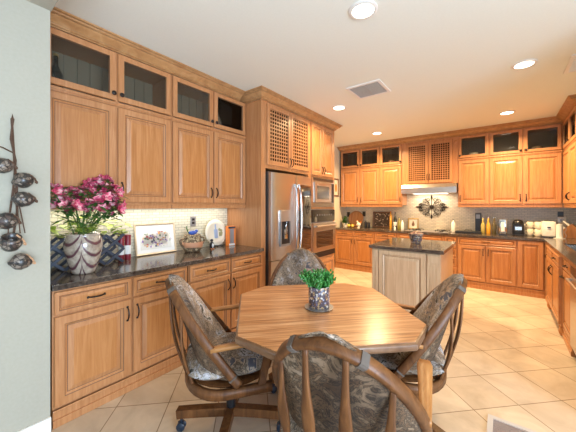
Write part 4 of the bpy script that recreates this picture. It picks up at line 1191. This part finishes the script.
bottle('oil_bottle', 'olive green oil bottle left of the gilt framed picture', 'bottle', -1.735, 6.12, .034, .26, plain('olive_oil', (.25, .22, .04), .15, coat=.5), M['black'], None, .35)
bottle('soap_dispenser', 'white bottle with dark cap left of the gilt framed picture', 'bottle', -1.655, 6.05, .028, .22, M['ceram'], M['black'], None, .3)
picture('gilt_picture', 'small gilt framed picture behind the cooktop', (-1.52, 6.375, ZC+.002), 0, .21, .23, .022, M['gold'], M['cream'], R(-6), 0)
g = [o for o in C.objects if o.name == 'gilt_picture'][0]; mb = MB(); mb.ball((0, -.012, .10), .03, 1, .1, 1.4); mb.ball((0, -.012, .15), .018, 1, .1, 1); mb.build('painted_figure', M['glaze'], g, True)
bottle('soap_dispenser', 'white pump bottle right of the cooktop', 'bottle', -.745, 6.12, .034, .24, M['ceram'], M['bronze'], None, .25)
t = thing('griddle', 'flat black griddle pan on the counter right of the cooktop', 'pan', (-.50, 6.10, ZC))
mb = MB(); mb.box(-.20, .20, -.13, .13, .0, .035, .008); mb.build('griddle_plate', M['black'], t); mb = MB(); mb.tube([(-.06, 0, .035), (-.05, 0, .055), (.05, 0, .055), (.06, 0, .035)], .006, 6, (0, 1, 0)); mb.build('handle', M['bronze'], t, True)
t = thing('speaker_tower', 'tall slim black box between the griddle and the oil bottles', 'appliance', (-.365, 6.33, ZC))
MB().box(-.045, .045, -.05, .05, 0, .36, .006).build('housing', M['black'], t); MB().box(-.03, .03, -.053, -.05, .26, .34).build('face_plate', M['gray'], t)
for i, (x, m, lb) in enumerate(((-.285, 'yellow', 'clear oil cruet with pale yellow oil, left of the three'), (-.205, 'orangeglass', 'oil cruet with golden oil, middle of the three'), (-.125, 'darkglass', 'oil cruet with dark vinegar, right of the three'))):
    bottle('oil_cruet', lb, 'bottle', x, 6.14, .032, .30, [plain('pale_oil', (.42, .34, .10), .12, coat=.6), M['orangeglass'], plain('vinegar', (.09, .07, .03), .1, coat=.6)][i], M['chrome'], 'oil cruets by the toaster', .42)
t = thing('toaster', 'narrow chrome toaster between the oil cruets and the coffee maker', 'toaster', (.0, 6.14, ZC))
MB().box(-.06, .06, -.13, .13, .015, .27, .02).build('shell', M['chrome'], t, True); MB().box(-.025, .025, -.137, -.13, .06, .22, .003).build('side_grip', M['ceram'], t)
MB().box(-.055, .055, -.12, .12, 0, .016).build('base', M['black'], t)
t = thing('coffee_maker', 'small black single serve coffee maker on the back counter', 'coffee maker', (.205, 6.12, ZC))
mb = MB(); mb.box(-.075, .075, -.06, .12, 0, .20, .015); mb.box(-.07, .07, -.12, .12, 0, .025, .006); mb.lathe([(.075, .19), (.075, .22), (.06, .25), (.03, .265), (0, .268)], 20, (0, 0, 0)); mb.build('housing', M['black'], t, True)
MB().box(-.045, .045, -.066, -.06, .09, .15, .003).build('drip_plate', M['chrome'], t)
# mugs, stacked in pairs
mugs = [(.36, 6.16, 0, 'lower cream mug of the left stack beside the coffee maker'), (.36, 6.16, 1, 'upper cream mug of the left stack beside the coffee maker'), (.455, 6.10, 0, 'lower cream mug of the right stack next to the white toaster'), (.455, 6.10, 1, 'upper cream mug of the right stack next to the white toaster')]
proto = None
for x, y, k, lb in mugs:
    if proto is None:
        t = thing('mug', '', 'mug', (x, y, ZC)); proto = t
        mb = MB(); mb.lathe([(0, 0), (.036, 0), (.043, .01), (.044, .115), (.041, .117), (.038, .10), (.036, .02), (0, .015)], 20, cap=False); mb.build('cup', M['cream'], t, 'all')
        mb = MB(); mb.tube([(-.040-.03*math.sin(PI*i/8), 0, .025+.065*i/8) for i in range(9)], .006, 6, (0, 1, 0)); mb.build('handle', M['cream'], t, True)
    else: t = copy_tree(proto); t.location = (x, y, ZC+k*.118)
    tag(t, lb, 'mug', 'stacked cream mugs')
t = thing('toaster', 'white two slot toaster beside the stacked mugs', 'toaster', (.575, 6.12, ZC))
MB().box(-.085, .085, -.13, .13, .012, .255, .03).build('shell', M['ceram'], t, True)
mb = MB(); mb.box(-.05, -.02, -.09, .09, .254, .257); mb.box(.02, .05, -.09, .09, .254, .257); mb.build('bread_slots', M['black'], t)
MB().box(-.08, .08, -.12, .12, 0, .014).build('base', M['black'], t)
MB().box(-.02, .02, -.145, -.13, .15, .17, .003).build('lever', M['black'], t)
t = thing('towel_holder', 'white scrolled wire towel holder right of the white toaster', 'holder', (.685, 5.90, ZC))
mb = MB(); mb.lathe([(0, 0), (.07, 0), (.07, .008), (0, .010)], 20, cap=False); mb.build('base', M['ceram'], t, True)
mb = MB(); mb.lathe([(.0, .012), (.04, .012), (.04, .215), (0, .215)], 24, cap=False); mb.build('paper_roll', M['paper'], t, True)
mb = MB(); mb.tube([(.06, -.02, .01)]+[(.062+.012*math.sin(i*1.4), -.022, .02+i*.023) for i in range(10)], .004, 6, (1, 0, 0)); mb.build('wire_scroll', M['gray'], t, True)
# knife block
t = thing('knife_block', 'wooden knife block with white handled knives in the right corner', 'knife block', (.86, 6.14, ZC), R(72))
mb = MB(); P_ = [(-.10, 0), (.10, 0), (.13, .10), (.0, .22), (-.10, .10)]
A = [mb.bm.verts.new((-.06, y, z)) for y, z in P_]; B = [mb.bm.verts.new((.06, y, z)) for y, z in P_]
mb.face(A); mb.face(list(reversed(B)))
for k in range(5): mb.face([A[k], A[(k+1) % 5], B[(k+1) % 5], B[k]])
mb.build('block', wood('knife_block_wood', (.20, .08, .03), (.30, .13, .05), (.38, .18, .08)), t)
proto = None
for i in range(3):
    for j in range(2):
        c = Vector((-.036+.036*i, .035+.055*j, .185-.05*j)); d = Vector((0, .68, .74))
        if proto is None:
            mb = MB(); mb.tube([(0, 0, 0), tuple(d*.02), tuple(d*.075), tuple(d*.10)], lambda k: (.008, .011, .010, .012)[k], 8, (1, 0, 0)); o = mb.build('knife_handle', M['ceram'], t, True); proto = o
        else: o = proto.copy(); C.objects.link(o); o.parent = t
        o.location = c

# ------------------------------------------------------------------ things inside the glass cabinets
def in_cab(x, y): return (x, y, 2.2815)
t = bottle('champagne_bottle', 'dark champagne bottle inside the glass cabinet nearest the foreground wall', 'bottle', -2.72, .62, .045, .30, M['darkglass'], M['gold'], None, .45, 16, 2.2815)
def bowl(label, x, y, r, mat, h=.5, group=None):
    t = thing('bowl', label, 'bowl', in_cab(x, y), 0, group); mb = MB()
    mb.lathe([(0, 0), (r*.4, 0), (r*.8, r*h*.45), (r, r*h), (r*.96, r*h), (r*.74, r*h*.5), (r*.35, r*.06), (0, r*.05)], 22, cap=False); mb.build('bowl_body', mat, t, 'all')
    mb = MB(); mb.lathe([(r*.42, -.001), (r*.45, .004), (r*.42, .008)], 22, cap=False); mb.build('foot_ring', mat, t, True)
bowl('black domed bowl beside the champagne bottle', -2.72, .88, .075, M['black'], 1.3)
bowl('grey bowl behind the second glass door from the left', -2.72, 1.10, .08, M['bowl'], .8)
bowl('grey dish behind the third glass door from the left', -2.72, 1.78, .09, M['bowl'], .8)
bowl('pale bowl behind the glass door nearest the refrigerator', -2.72, 2.10, .09, M['ceram'], .9)
# dishes in the back glass cabinets
bi = 0
for x, m, r, h, lb in ((-2.80, 'wicker', .07, 1.2, 'brown pot in the far left glass cabinet'), (-2.35, 'cream', .06, 1.2, 'cream jar in the middle glass cabinet left of the hood'), (-1.93, 'terra', .07, 1.6, 'clay pot in the glass cabinet nearest the lattice doors'),
                    (-.43, 'cream', .07, 1.6, 'cream jar in the glass cabinet right of the hood'), (-.02, 'gold', .07, 1.2, 'brass bowl in the second glass cabinet right of the hood'), (.45, 'wicker', .08, 1.4, 'brown bowl in the corner glass cabinet'), (.60, 'bowl', .06, 1.4, 'grey bowl in the corner glass cabinet by the right wall')):
    bowl(lb, x, 6.22, r, M[m], h)

# ------------------------------------------------------------------ hanging gourds on the foreground wall
t = thing('gourd_garland', 'hanging string of burnished gourds on the foreground wall', 'wall ornament', (-2.25, .31, 1.0))
mb = MB()
mb.tube([(.012, .0, .92), (.018, .004, .80), (.02, .010, .68), (.03, .018, .52), (.03, .02, .38), (.03, .0, .22)], .006, 6, (1, 0, 0))
mb.tube([(.016, .006, .92), (.024, -.006, .80), (.028, .014, .68), (.03, .004, .52), (.03, -.01, .38)], .005, 6, (1, 0, 0))
mb.tube([(.02, .010, .72), (.03, -.04, .745), (.03, -.06, .75)], .004, 6, (1, 0, 0))
mb.tube([(.012, .0, .92), (.012, .003, .945), (.012, .006, .92)], .003, 6, (1, 0, 0))
for y in (-.02, .03, .05): mb.tube([(.03, .01, .52), (.045, y*.6, .40), (.05, y, .26)], .003, 6, (1, 0, 0))
mb.build('twisted_cord', M['twine'], t, True)
gs = [(-.045, .64, .044), (.040, .565, .046), (.040, .455, .045), (-.03, .335, .048), (-.01, .215, .050), (.03, .10, .048)]
for i, (y, z, r) in enumerate(gs):
    mb = MB(); MM = RM(R(100)+.3*math.sin(i*2), .2*math.cos(i), 0)
    if i == 4:
        mb.lathe([(0, -r), (r*.7, -r*.8), (r, -.1*r), (r*.85, r*.7), (r*.75, r*.7), (r*.85, 0), (0, -r*.7)], 18, (r+.018, y, z), False, RM(0, R(30)))
    else:
        mb.lathe([(0, -r*1.15), (r*.35, -r*1.05), (r*.8, -r*.6), (r, 0), (r*.85, r*.55), (r*.4, r*.9), (r*.2, r*1.1), (.0, r*1.15)], 18, (r+.018, y, z), False, MM)
    g = mb.build('gourd', M['gourd'], t, 'all')
    mb = MB(); mb.tube([(r+.03, y+.02, z+r*.8), (r+.05, y+.045, z+.01), (r+.05, y+.055, z-r*.4)], .005, 6, (1, 0, 0)); mb.ball((r+.055, y+.05, z-r*.2), .008); mb.build('stalk', M['bead'] if i > 3 else M['twine'], g, True)
